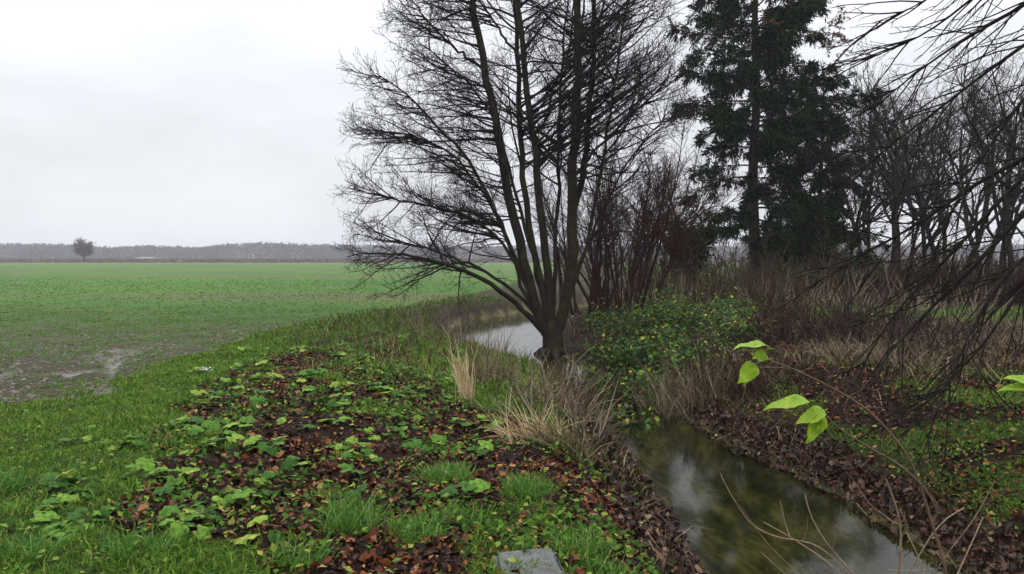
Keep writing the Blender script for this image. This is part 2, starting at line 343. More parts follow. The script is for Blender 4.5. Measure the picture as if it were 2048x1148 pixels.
# crop: sprouts on soil; more soil showing near the edge of the field
sepP = t.nodes.new('ShaderNodeSeparateXYZ'); t.links.new(P, sepP.inputs[0])
dense = t.nodes.new('ShaderNodeMapRange'); dense.inputs[1].default_value = 11; dense.inputs[2].default_value = 32; dense.inputs[3].default_value = -0.12; dense.inputs[4].default_value = 1.0; t.links.new(sepP.outputs['Y'], dense.inputs[0])
cg = ramp(t, [(0.35, (0.045, 0.112, 0.022)), (0.65, (0.078, 0.168, 0.028))]); t.links.new(noise(t, 0.06, 5, 0.6, P).outputs[0], cg.inputs[0])
mpc = t.nodes.new('ShaderNodeMapping'); mpc.inputs['Scale'].default_value = (0.012, 0.05, 1); t.links.new(P, mpc.inputs[0])
thin = ramp(t, [(0.46, (0, 0, 0)), (0.66, (1, 1, 1))]); t.links.new(noise(t, 1.0, 5, 0.6, mpc.outputs[0]).outputs[0], thin.inputs[0])
cg2 = mixc(t, thin.outputs[0], cg.outputs[0], (0.12, 0.105, 0.055))
csoil = ramp(t, [(0.3, (0.02, 0.018, 0.010)), (0.5, (0.055, 0.048, 0.028)), (0.7, (0.12, 0.10, 0.07))]); t.links.new(nf.outputs[0], csoil.inputs[0])
add = t.nodes.new('ShaderNodeMath'); add.operation = 'ADD'; t.links.new(dense.outputs[0], add.inputs[0])
sb = t.nodes.new('ShaderNodeMath'); sb.operation = 'MULTIPLY_ADD'; sb.inputs[1].default_value = 1.6; sb.inputs[2].default_value = -0.75; t.links.new(nb.outputs[0], sb.inputs[0]); sp2 = t.nodes.new('ShaderNodeMath'); sp2.operation = 'MULTIPLY_ADD'; sp2.inputs[1].default_value = 3.2; sp2.inputs[2].default_value = -1.6; t.links.new(noise(t, 9, 5, .75, P).outputs[0], sp2.inputs[0]); sp3 = t.nodes.new('ShaderNodeMath'); sp3.operation = 'ADD'; t.links.new(sp2.outputs[0], sp3.inputs[0]); t.links.new(sb.outputs[0], sp3.inputs[1]); t.links.new(sp3.outputs[0], add.inputs[1]); add.use_clamp = True
crop = mixc(t, add.outputs[0], csoil.outputs[0], cg2)
band = ramp(t, [(0.3, (0.075, 0.05, 0.04)), (0.7, (0.13, 0.085, 0.062))]); t.links.new(noise(t, 0.03, 4, 0.6, P).outputs[0], band.inputs[0])
crop = mixc(t, attr('far'), crop, band.outputs[0])
mudc = ramp(t, [(0.3, (0.07, 0.055, 0.045)), (0.7, (0.17, 0.14, 0.12))]); t.links.new(nf.outputs[0], mudc.inputs[0])
lit = ramp(t, [(0.3, (0.006, 0.004, 0.003)), (0.5, (0.018, 0.010, 0.007)), (0.66, (0.042, 0.019, 0.011)), (0.8, (0.085, 0.04, 0.022))]); t.links.new(noise(t, 30, 6, 0.75, P).outputs[0], lit.inputs[0])
c = mixc(t, attr('litter'), soil.outputs[0], lit.outputs[0])
c = mixc(t, attr('right'), c, lit.outputs[0])
c = mixc(t, attr('grass'), c, grs.outputs[0])
c = mixc(t, attr('crop'), c, crop)
c = mixc(t, attr('mud'), c, mudc.outputs[0])
mpb = t.nodes.new('ShaderNodeMapping'); mpb.inputs['Scale'].default_value = (1.5, 0.6, 1); mpb.inputs['Rotation'].default_value = (0, 0, 0.15); t.links.new(P, mpb.inputs[0])
bedr = ramp(t, [(0.36, (0.03, 0.034, 0.012)), (0.5, (0.10, 0.095, 0.035)), (0.62, (0.24, 0.20, 0.095)), (0.75, (0.34, 0.29, 0.16))]); t.links.new(noise(t, 2.2, 6, 0.65, mpb.outputs[0]).outputs[0], bedr.inputs[0])
c = mixc(t, attr('bed'), c, bedr.outputs[0])
t.links.new(c, b.inputs['Base Color'])
# wet mud is glossy where water stands in it
wet = ramp(t, [(0.42, (0.62, 0.62, 0.62)), (0.52, (0.14, 0.14, 0.14))]); t.links.new(nm.outputs[0], wet.inputs[0])
rg = mixc(t, attr('mud'), (0.8, 0.8, 0.8), wet.outputs[0]); t.links.new(rg, b.inputs['Roughness'])
sm_ = mixc(t, attr('mud'), (0.05, 0.05, 0.05), (0.5, 0.5, 0.5)); t.links.new(sm_, b.inputs['Specular IOR Level'])
bp = t.nodes.new('ShaderNodeBump'); bp.inputs['Strength'].default_value = 0.9; bp.inputs['Distance'].default_value = 0.06
t.links.new(nf.outputs[0], bp.inputs['Height']); t.links.new(bp.outputs[0], b.inputs['Normal'])
gme = make_mesh('ground', np.stack([X, Y, Z], -1).reshape(-1, 3), [quads], M_ground, True, A)
tag(link('ground', gme), 'wet winter field, grassy verge and leaf strewn banks', 'ground', kind='structure')

# ------------------------------------------------------------------ stream water
S = []; cl = STREAM[:, :2]; d = np.r_[0, np.cumsum(np.linalg.norm(np.diff(cl, axis=0), axis=1))]; tt = np.arange(0, d[-1], 0.25)
cx = np.interp(tt, d, cl[:, 0]); cyy = np.interp(tt, d, cl[:, 1]); hw = np.interp(tt, d, STREAM[:, 2]) + 0.35
for _ in range(6): cx[1:-1] = (cx[:-2] + cx[1:-1] * 2 + cx[2:]) / 4; cyy[1:-1] = (cyy[:-2] + cyy[1:-1] * 2 + cyy[2:]) / 4
tx = np.gradient(cx); ty = np.gradient(cyy); L = np.hypot(tx, ty); nx_, ny_ = ty / L, -tx / L
u = np.linspace(-1, 1, 9); WX = cx[:, None] + nx_[:, None] * hw[:, None] * u; WY = cyy[:, None] + ny_[:, None] * hw[:, None] * u
ii = np.arange(WX.size).reshape(WX.shape); q = np.stack([ii[:-1, :-1], ii[:-1, 1:], ii[1:, 1:], ii[1:, :-1]], -1).reshape(-1, 4)
m, t, b, o = mat_new('stream_water'); t.nodes.remove(b)
g = t.nodes.new('ShaderNodeNewGeometry'); mpw = t.nodes.new('ShaderNodeMapping'); mpw.inputs['Scale'].default_value = (7, 2.2, 1); mpw.inputs['Rotation'].default_value = (0, 0, 0.1)
t.links.new(g.outputs['Position'], mpw.inputs[0]); wn = noise(t, 1.0, 3, 0.5, mpw.outputs[0])
bp = t.nodes.new('ShaderNodeBump'); bp.inputs['Strength'].default_value = 0.12; bp.inputs['Distance'].default_value = 0.012; t.links.new(wn.outputs[0], bp.inputs['Height'])
gl = t.nodes.new('ShaderNodeBsdfGlossy'); gl.inputs['Roughness'].default_value = 0.07; t.links.new(bp.outputs[0], gl.inputs['Normal'])
tr = t.nodes.new('ShaderNodeBsdfTransparent'); tr.inputs[0].default_value = (0.55, 0.58, 0.42, 1)
fr = t.nodes.new('ShaderNodeFresnel'); fr.inputs['IOR'].default_value = 1.33; t.links.new(bp.outputs[0], fr.inputs['Normal'])
ms = t.nodes.new('ShaderNodeMixShader'); t.links.new(fr.outputs[0], ms.inputs[0]); t.links.new(tr.outputs[0], ms.inputs[1]); t.links.new(gl.outputs[0], ms.inputs[2]); t.links.new(ms.outputs[0], o.inputs[0])
wme = make_mesh('stream', np.stack([WX, WY, np.full(WX.shape, WZ)], -1).reshape(-1, 3), [q], m, True)
tag(link('stream', wme), 'narrow shallow stream winding past the bare tree', 'stream', kind='structure')

# ------------------------------------------------------------------ grass, crop and leaf litter (uncountable)
def blades(name, mat, x, y, ln, wd, lean=0.5, label=None, cat=None, zoff=-0.01):
    n = len(x); z = H(x, y) + zoff; a = rng.random(n) * 2 * np.pi; l = ln * (0.6 + 0.8 * rng.random(n)); w_ = wd * (0.7 + 0.6 * rng.random(n))
    lx = lean * (0.3 + rng.random(n)) * np.cos(a); ly = lean * (0.3 + rng.random(n)) * np.sin(a)
    b2 = rng.random(n) * 2 * np.pi; sx, sy = np.cos(b2) * w_ / 2, np.sin(b2) * w_ / 2
    V = np.empty((n, 5, 3)); base = np.stack([x, y, z], 1); sid = np.stack([sx, sy, 0 * sx], 1)
    mid = base + np.stack([lx * l * 0.35, ly * l * 0.35, l * 0.6], 1); tip = base + np.stack([lx * l, ly * l, l * (1 - 0.25 * lean)], 1)
    V[:, 0] = base - sid; V[:, 1] = base + sid; V[:, 2] = mid + sid * 0.8; V[:, 3] = mid - sid * 0.8; V[:, 4] = tip
    i = np.arange(n)[:, None] * 5
    me = make_mesh(name, V.reshape(-1, 3), [i + np.array([[0, 1, 2, 3]]), i + np.array([[3, 2, 4]])], mat)
    return tag(link(name, me), label, cat, kind='stuff') if label else me
def scatter(n, x0, x1, y0, y1, f, near_pow=1.0):
    y = y0 + (y1 - y0) * rng.random(n) ** near_pow; x = x0 + (x1 - x0) * rng.random(n)
    vis = (np.abs(x) < 0.68 * y + 1.2); x, y = x[vis], y[vis]
    k = rng.random(len(x)) < f(x, y); return x[k], y[k]
x, y = scatter(760000, -11, 0.9, 3.0, 26, lambda x, y: grassm(x, y) * (1 - 0.85 * (sdist(x, y)[1] > 0)) * (0.35 + 0.65 * vnoise(x * 2.5, y * 2.5, 81)), 1.5)
blades('verge_grass', M_grass, x, y, 0.03 + 0.065 * fbm(x * 2.2, y * 2.2, 82) ** 1.3, 0.0045 + 0.0005 * y, 1.0, 'lush green grass verge between the field and the leafy bank', 'grass')
x, y = scatter(150000, 3, 30, 4, 27, lambda x, y: grassm(x, y) * (sdist(x, y)[1] > 0))
blades('bank_grass', M_grass, x, y, 0.07, 0.009 + 0.0004 * y, 0.8, 'short green grass and moss on the right bank', 'grass')
x, y = scatter(120000, 2.5, 8, 4, 12.5, lambda x, y: grassm(x, y) * (sdist(x, y)[1] > 0), 1.2)
blades('moss_grass', M_grass, x, y, 0.025 + 0.03 * rng.random(len(x)), 0.007, 1.5, 'very short mossy grass on the near slope of the right bank', 'moss')
def cropd(x, y):
    return fieldm(x, y) * (1 - 0.93 * trackm(x, y)) * np.clip(0.05 + 0.95 * sstep(0.38, 0.66, fbm(x * 1.3, y * 1.3, 91)) + 0.025 * (y - 18), 0.04, 1) * sstep(75, 20, y)
x, y = scatter(90000, -60, -1, 8.5, 95, cropd, 1.5)
x2, y2 = scatter(44000, -22, -3, 8.5, 34, lambda x, y: cropd(x, y) * sstep(34, 12, y), 1.2); x, y = np.r_[x, x2], np.r_[y, y2]
k = 4; xx = np.repeat(x, k) + rng.normal(0, 0.02, len(x) * k); yy = np.repeat(y, k) + rng.normal(0, 0.02, len(y) * k)
blades('field_crop', M_crop, xx, yy, 0.042 + 0.0004 * yy, 0.006 + 0.0005 * yy, 1.2, 'short sparse green crop shoots in the muddy field', 'crop')
x, y = scatter(30000, -20, -3, 8.6, 24, lambda x, y: fieldm(x, y) * (1 - .5 * trackm(x, y)) * sstep(24, 11, y), 1.2); a = Acc()
cl_v = np.array([[0, 0, .6], [.9, .1, 0], [.2, .8, .1], [-.8, .4, 0], [-.5, -.7, .1], [.5, -.75, 0]]); cl_f = np.array([[0, 1, 2], [0, 2, 3], [0, 3, 4], [0, 4, 5], [0, 5, 1]])
sz = .012 + .035 * rng.random(len(x)) ** 2; an = rng.random(len(x)) * 6.283; ca, sa = np.cos(an), np.sin(an); cv = cl_v[None] * (1 + .25 * rng.normal(size=(len(x), 6, 3)))
V = np.stack([cv[..., 0] * ca[:, None] - cv[..., 1] * sa[:, None], cv[..., 0] * sa[:, None] + cv[..., 1] * ca[:, None], cv[..., 2]], -1) * sz[:, None, None] + np.stack([x, y, H(x, y) - .003], 1)[:, None]
a.add(V, (np.arange(len(x))[:, None, None] * 6 + cl_f[None]).reshape(-1, 3)); M_clod = island_mat('soil_clod', [(0, (.022, .018, .011)), (.5, (.055, .044, .028)), (1, (.13, .105, .078))], .6, 0., .2)
tag(a.build('soil_clods', M_clod, smooth=False), 'small wet soil clods between the crop shoots', 'soil', kind='stuff')
# rough grass and dead stems mixed along the far part of the left bank
def roughd(x, y):
    sd, side = sdist(x, y); return (side < 0) * (1 - fieldm(x, y)) * sstep(7.5, 9.8, y + 1.2 * x) * np.where(y > 13.5, sstep(.35, .8, sd), sstep(0.0, 0.25, sd)) * sstep(5.2, 3.2, sd) * (0.2 + 0.8 * vnoise(x * 1.5, y * 1.5, 95))
x, y = scatter(20000, -6, 1.5, 7, 34, roughd, 1.3)
blades('rough_dead_grass', M_dead, x, y, 0.10 + 0.22 * rng.random(len(x)), 0.007 + 0.0004 * y, 1.1, 'brown dead grass and stems along the far left bank', 'dead grass')
x, y = scatter(60000, -6, 1.5, 7, 34, roughd, 1.3)
blades('rough_green_grass', M_grass, x, y, 0.05 + 0.12 * rng.random(len(x)), 0.007 + 0.0004 * y, 1.1, 'ragged green grass among dead stems on the far left bank', 'grass')
def tangd(x, y):
    sd, side = sdist(x, y); return (side > 0) * sstep(0.15, 0.7, sd) * sstep(9.2, 11.5, y) * (1 - lawnm(x, y)) * sstep(28, 24, y) * (0.15 + 0.85 * sstep(0.35, 0.65, fbm(x * 0.8, y * 0.8, 97)))
x, y = scatter(52000, 1.5, 16, 9, 28, tangd, 1.1)
blades('right_dead_grass', M_dead, x, y, 0.10 + 0.28 * rng.random(len(x)), 0.007 + 0.0004 * y, 1.7, 'brown tangle of dead grass and stems on the right bank', 'dead grass')
x, y = scatter(22000, 2.5, 16, 10, 24, lambda x, y: tangd(x, y) * sstep(0.45, 0.6, fbm(x * 0.5, y * 0.5, 99)), 1.1)
blades('right_straw', M_straw, x, y, 0.12 + 0.25 * rng.random(len(x)), 0.007 + 0.0004 * y, 1.6, 'pale straw patches among the brown tangle right', 'dead grass')

def leafproto(kind, r):
    if kind == 0: ang = np.linspace(0, 2 * np.pi, 8, endpoint=False); rr = np.array([1, .75, .6, .7, .95, .7, .6, .75])
    elif kind == 1: ang = np.linspace(0, 2 * np.pi, 10, endpoint=False); rr = np.array([1, .55, .85, .5, .75, .6, .75, .5, .85, .55])
    else: ang = np.linspace(0, 2 * np.pi, 8, endpoint=False); rr = np.array([1.1, .6, .45, .55, 1.0, .55, .45, .6])
    x = rr * np.cos(ang); y = rr * np.sin(ang) * 0.8; z = 0.35 * y * y * r.choice([1, -1]) + 0.25 * x * x * r.choice([1, -0.4]) + 0.12 * r.normal(size=len(x))
    V = np.vstack([[0, 0, 0.02], np.stack([x, y, z], 1)]); n = len(x); Fc = np.array([[0, 1 + i, 1 + (i + 1) % n] for i in range(n)]); return V, Fc
def rotm(a, b, c):
    ca, sa, cb, sb_, cc, s_c = np.cos(a), np.sin(a), np.cos(b), np.sin(b), np.cos(c), np.sin(c)
    R = np.empty((len(a), 3, 3))
    R[:, 0, 0] = cc * cb; R[:, 0, 1] = cc * sb_ * sa - s_c * ca; R[:, 0, 2] = cc * sb_ * ca + s_c * sa
    R[:, 1, 0] = s_c * cb; R[:, 1, 1] = s_c * sb_ * sa + cc * ca; R[:, 1, 2] = s_c * sb_ * ca - cc * sa
    R[:, 2, 0] = -sb_; R[:, 2, 1] = cb * sa; R[:, 2, 2] = cb * ca
    return R
def leafcloud(acc, pos, size, tilt, protos):
    """scatter leaf shapes at pos"""
    n = len(pos); which = rng.integers(0, len(protos), n)
    for kx, (V, Fc) in enumerate(protos):
        s = which == kx; M = s.sum()
        if not M: continue
        R = rotm(rng.normal(0, tilt, M), rng.normal(0, tilt, M), rng.random(M) * 6.283)
        W = np.einsum('mij,vj->mvi', R, V) * (np.broadcast_to(size, (n,))[s])[:, None, None] * (0.6 + 0.8 * rng.random(M))[:, None, None] + pos[s][:, None]
        acc.add(W, (np.arange(M)[:, None, None] * len(V) + Fc[None]).reshape(-1, Fc.shape[1]))
def smallleaf(s_):
    r_ = np.random.default_rng(s_); V = np.array([[-1, 0, 0], [-.1, .62, .0], [1.05, .05, 0], [.05, -.6, 0], [0, 0, -.12]]) + r_.normal(0, .1, (5, 3)); V[1, 2] += .3 * r_.normal(); V[3, 2] += .3 * r_.normal(); V[2, 2] += .25 * r_.random()
    return V, np.array([[0, 4, 1], [1, 4, 2], [2, 4, 3], [3, 4, 0]])
litp = [smallleaf(i) for i in range(8)]
def litd(x, y):
    sd, side = sdist(x, y)
    return np.where(side < 0, litterm(x, y) * (1 - 0.75 * patchm(x, y)) * (sd > 0.05), (sd > 0.05) * 0.6 * (1 - lawnm(x, y))) * (0.35 + 0.65 * sstep(0.36, 0.6, fbm(x * 2, y * 2, 101)))
x, y = scatter(150000, -5, 9, 3.2, 15, litd, 1.4); a = Acc()
leafcloud(a, np.stack([x, y, H(x, y) + 0.015], 1), 0.018 + 0.02 * rng.random(len(x)) ** 2, 0.5, litp)
tag(a.build('leaf_litter', M_litter, smooth=False), 'small brown and red fallen leaves covering the bare banks', 'leaf litter', kind='stuff')
def edged(x, y):
    sd, side = sdist(x, y); return (sd > -0.12) * np.where(side < 0, (sd < 0.6) & (y < 12), (sd < 0.75 * fbm(x * .9, y * .9, 105) + .2) & (y < 14))
x, y = scatter(56000, -1, 6, 3.2, 14, edged, 1.4); a = Acc()
leafcloud(a, np.stack([x, y, H(x, y) + 0.02 + 0.07 * rng.random(len(x))], 1), 0.018 + 0.022 * rng.random(len(x)), 0.9, litp)
tag(a.build('wet_leaf_drift', M_litdark, smooth=False), 'dark wet fallen leaves drifted along the water edges', 'leaf litter', kind='stuff')

x, y = scatter(14000, -1, 7, 3.2, 14, lambda x, y: edged(x, y) * .8, 1.4)
blades('bank_twigs', M_dead, x, y, 0.05 + 0.16 * rng.random(len(x)) ** 2, 0.007, 2.6, 'thin dead stems and twigs lying on the drifted leaves', 'dead stems', zoff=.03)
# small low weeds (too small to pick apart)
wv = np.array([[0, 0, 0], [0.5, 0.32, 0.10], [1, 0, 0.02], [0.5, -0.32, 0.10]]); wf = np.array([[0, 1, 2], [0, 2, 3]])
def weedd(x, y):
    sd, side = sdist(x, y); return (side < 0) * (1 - fieldm(x, y)) * (sd > 0.3) * (0.08 + 0.92 * sstep(0.48, 0.62, fbm(x * 1.2 + 7, y * 1.0, 111))) * (0.3 + 0.7 * litterm(x, y))
x, y = scatter(36000, -6, 1.2, 3.2, 17, weedd, 1.3); a = Acc()
leafcloud(a, np.stack([x, y, H(x, y) + 0.02 + 0.05 * rng.random(len(x))], 1), 0.045, 0.5, [(wv, wf)])
x, y = scatter(16000, 2.6, 9, 4, 14, lambda x, y: (sdist(x, y)[1] > 0) * (sdist(x, y)[0] > .5) * sstep(.42, .6, fbm(x * 1.6, y * 1.3, 113)), 1.2); leafcloud(a, np.stack([x, y, H(x, y) + 0.02 + 0.03 * rng.random(len(x))], 1), 0.04, 0.5, [(wv, wf)])
tag(a.build('low_weeds', M_weed2, smooth=False), 'small green weed leaves spread over both banks', 'weeds', kind='stuff')

# ------------------------------------------------------------------ the many-stemmed bare tree by the water
AY = 19.6
base = np.array([*at(1108, 700, AY)[:2], 0]); base[2] = float(H(base[0], base[1]))
alder = thing('alder_tree', base, 'tall bare tree with many fanning stems rising from the water edge', 'tree')
# stems traced from the photograph: (pixel points base to top, depth at tip, radius at base, radius at top)
STEMS = [
 ([(1093, 668), (1063, 595), (1039, 487), (1020, 402), (1007, 329), (990, 234), (968, 139), (943, 0), (930, -90), (918, -190)], 19.0, .155, .05),
 ([(1086, 655), (1040, 545), (1012, 470), (980, 406), (950, 337), (913, 289), (855, 231), (826, 198), (789, 165), (752, 147)], 18.0, .075, .012),
 ([(1100, 655), (1070, 504), (1053, 428), (1045, 330), (1038, 220), (1033, 110), (1031, 0), (1026, -120), (1024, -230)], 20.8, .11, .03),
 ([(1104, 655), (1093, 522), (1080, 421), (1075, 348), (1071, 286), (1060, 220), (1049, 128), (1038, 37), (1022, -70), (1010, -170)], 19.9, .13, .04),
 ([(1116, 660), (1133, 609), (1146, 504), (1143, 403), (1146, 329), (1152, 238), (1157, 146), (1155, 0), (1152, -130), (1150, -250)], 19.3, .17, .05),
 ([(1141, 440), (1159, 384), (1170, 329), (1177, 256), (1186, 146), (1188, 11), (1194, -110), (1198, -180)], 20.2, .10, .03),
 ([(1106, 640), (1108, 574), (1112, 452), (1119, 417), (1117, 329), (1117, 234), (1122, 146), (1132, 60), (1140, -40)], 21.2, .07, .02),
 ([(1084, 662), (1050, 622), (1011, 588), (966, 557), (906, 532), (847, 515), (767, 505), (692, 512)], 17.2, .085, .01),
 ([(1088, 648), (1056, 609), (1014, 571), (976, 546), (931, 526), (875, 502), (820, 487), (745, 480)], 20.8, .06, .01),
 ([(1092, 640), (1049, 595), (1028, 515), (987, 470), (969, 449), (931, 431), (875, 415), (800, 400), (722, 382)], 18.2, .06, .008),
 ([(1094, 640), (1042, 546), (1014, 480), (993, 428), (976, 400), (940, 345), (905, 305), (850, 275), (770, 262), (705, 272)], 20.4, .055, .008),
 ([(1097, 640), (1062, 500), (1036, 400), (1012, 318), (1001, 256), (957, 194), (928, 154), (880, 120), (835, 82)], 21.0, .06, .012),
 ([(1067, 271), (1097, 238), (1099, 183), (1126, 139), (1143, 73), (1148, 0), (1150, -80)], 20.6, .045, .015),
 ([(1049, 128), (1034, 108), (1001, 62), (961, 4), (930, -70)], 19.0, .04, .012),
 ([(968, 139), (940, 118), (900, 88), (872, 62), (840, 20), (800, -30)], 18.3, .045, .01),
 ([(1122, 640), (1165, 520), (1200, 430), (1240, 350), (1280, 290), (1330, 235), (1365, 200)], 20.8, .05, .008),
 ([(1144, 360), (1190, 300), (1240, 250), (1300, 195), (1362, 150)], 19.4, .045, .007),
 ([(1120, 645), (1150, 560), (1178, 470), (1196, 380), (1210, 280), (1228, 180), (1245, 60), (1262, -60)], 18.8, .06, .015),
]
nst = 22; SP = []
for pl, yt, r0, r1 in STEMS:
    n = len(pl); d0 = AY if pl[0][1] > 600 else AY + (yt - AY) * 0.3
    SP.append(resample(np.array([at(a_, b_, d0 + (yt - d0) * (i / (n - 1)) ** 1.3) for i, (a_, b_) in enumerate(pl)]), nst))
SP = np.array(SP)
# trunk stool where the stems join, with root flare at the water
a = Acc()
tp = resample(np.array([base + (0, 0, -0.25), base + (0, 0, 0.15), at(1106, 690, AY), at(1105, 665, AY), at(1104, 640, AY)]), 8)
a.tubes(tp, np.array([.40, .33, .29, .27, .26, .25, .23, .12]), 14)
for k in range(7):
    an = k * 0.9 + 0.3; e = base + np.array([math.cos(an) * 0.75, math.sin(an) * 0.75, 0]); e[2] = min(H(e[0], e[1]), 0) - 0.1
    a.tubes(resample(np.array([tp[3], base + np.array([math.cos(an) * .33, math.sin(an) * .33, .22]), e]), 7), np.linspace(.15, .05, 7), 7)
a.build('trunk', M_alder, alder, base)
cat_v = np.array([[0, 0, 1], [.5, 0, 0], [-.25, .43, 0], [-.25, -.43, 0], [0, 0, -1.0]]); cat_f = np.array([[0, 1, 2], [0, 2, 3], [0, 3, 1], [4, 2, 1], [4, 3, 2], [4, 1, 3]])
for s, (pl, yt, r0, r1) in enumerate(STEMS):
    a = Acc(); tl = np.linspace(0, 1, nst); r0 *= .84; r1 *= .84; rr = r0 * (1 - tl) ** 0.8 + r1 * tl ** 0.9
    Q = SP[s] + 0.02 * rng.normal(size=SP[s].shape) * (tl[:, None] > 0.1)
    a.tubes(Q, rr, 10); st = a.build('stem', M_alder, alder, base)
    Ls = np.sum(np.linalg.norm(np.diff(Q, axis=0), axis=1)); b_ = Acc()
    outx = np.sign(Q[-1, 0] - base[0] - 0.2)
    tall = pl[-1][1] < 0; lft = np.mean([q_[0] for q_ in pl]) < 1045
    p1, d1, t1, _ = spawn(Q[None], max(10, int(Ls * (6.3 if tall else (4.2 if pl[-1][1] > 470 else 6.6)))), 0.33 if tall else 0.3, 0.99, 1.05 if lft else 0.85, 0.2, ((-0.75 if lft else 0.45), 0, 0.1))
    fx = rng.random(len(t1)) < .68; K_ = len(t1); tgt = np.stack([np.full(K_, -1.0 if lft else 1.0), rng.normal(0, .55, K_), rng.normal(.22 if lft else .62, .2, K_)], 1)
    if not lft: tgt[rng.random(K_) < .25, 0] *= -1
    d1 = np.where(fx[:, None], nrm(tgt), d1)
    l1 = (0.7 + 2.3 * rng.random(len(t1)) ** 1.3) * (0.7 + 0.45 * np.sin(np.pi * t1)) * (1.1 if tall else 0.8)
    spx = 1024 + F * p1[:, 0] / p1[:, 1]; spy = HOR - F * (p1[:, 2] - CAMZ) / p1[:, 1]; lim = np.where(d1[:, 0] < 0, spx - np.interp(spy, [-150, 0, 60, 150, 520], [900, 810, 765, 705, 690]), np.interp(spy, [-100, 500], [1380, 1370]) - spx)
    l1 = np.clip(np.minimum(l1, lim * AY / F / np.maximum(np.abs(d1[:, 0]), .35) * .95), .3, None)
    P1 = shoot(p1, d1, l1, 9, 0.11, (0, 0, 0.12 if lft else 0.3)); b_.tubes(P1, rad(len(P1), 9, np.minimum(0.008 + 0.007 * l1, r0 * .6), 0.0035), 4)
    p2, d2, t2, i2 = spawn(P1, np.clip((l1 * 6.4).astype(int), 3, 16), 0.15, 1.0, 0.72, 0.2, (0, 0, 0.15))
    l2 = (0.16 + 0.62 * rng.random(len(t2))) * (1.15 - 0.6 * t2)
    P2 = shoot(p2, d2, l2, 5, 0.12, (0, 0, 0.2)); b_.tubes(P2, rad(len(P2), 5, 0.0058, 0.0034), 3)
    p3, d3, t3, i3 = spawn(P2, 4, 0.15, 1.0, 0.7, 0.2)
    l3 = 0.08 + 0.22 * rng.random(len(t3)); P3 = shoot(p3, d3, l3, 2, 0.12, (0, 0, 0.1)); b_.tubes(P3, rad(len(P3), 2, 0.0039, 0.0028), 3)
    pick = rng.random(len(P3)) < 0.2; E = P3[pick][:, -1]
    V = cat_v[None] * np.array([.016, .016, .022])[None, None] * (0.7 + 0.7 * rng.random((len(E), 1, 1))) + E[:, None]
    b_.add(V, (np.arange(len(E))[:, None, None] * 5 + cat_f[None]).reshape(-1, 3))
    tag(b_.build('twigs', M_twig, st, base, smooth=False), kind='stuff')

# ------------------------------------------------------------------ reddish coppice bush behind it
def coppice(name, label, cx_, Y0, n, spread, hgt, r0, mat, seed, lean=0.0, parts=True, wig=.05):
    r = np.random.default_rng(seed); bx = at(cx_, 560, Y0)[0]; bz = float(H(bx, Y0)); B = np.array([bx, Y0, bz])
    th = thing(name, B, label, 'bush')
    st = B + np.stack([r.normal(0, spread * .35, n), r.normal(0, spread * .35, n), np.full(n, -.1)], 1)
    di = np.stack([r.normal(lean, 0.22, n), r.normal(0, 0.22, n), np.ones(n)], 1); di[:, :2] += (st - B)[:, :2] * 0.25
    L = hgt * (0.55 + 0.5 * r.random(n)); Q = shoot(st, di, L, 12, wig, (0, 0, 0.1), r)
    tw = Acc()
    for k in range(n):
        a = Acc(); a.tubes(Q[k], np.linspace(r0 * (0.5 + .7 * r.random()), .006, 12), 6); a.build('stem', mat, th, B)
    p1, d1, t1, _ = spawn(Q, int(hgt * 4.5), 0.3, 1, 0.6, 0.2, (0, 0, .2), r); l1 = (0.4 + 1.0 * r.random(len(t1))) * (1.2 - .6 * t1)
    P1 = shoot(p1, d1, l1, 6, 0.1, (0, 0, .35), r); tw.tubes(P1, rad(len(P1), 6, .008, .004), 3)
    p2, d2, t2, _ = spawn(P1, 5, 0.2, 1, 0.6, 0.2, (0, 0, 0), r); l2 = 0.15 + .4 * r.random(len(t2)); P2 = shoot(p2, d2, l2, 3, 0.1, (0, 0, .2), r); tw.tubes(P2, rad(len(P2), 3, .005, .0035), 3)
    tag(tw.build('twigs', mat, th, B, smooth=False), kind='stuff')
    return th
coppice('willow_bush', 'reddish brown bush of upright crowded stems right behind the tall bare tree', 1222, 24.5, 46, 2.2, 5.6, .05, M_will, 11, 0.05)
coppice('willow_bush', 'thin brown bush leaning right between the reddish bush and the spruce', 1300, 27.5, 16, 1.6, 4.6, .035, M_will, 12, 0.12)

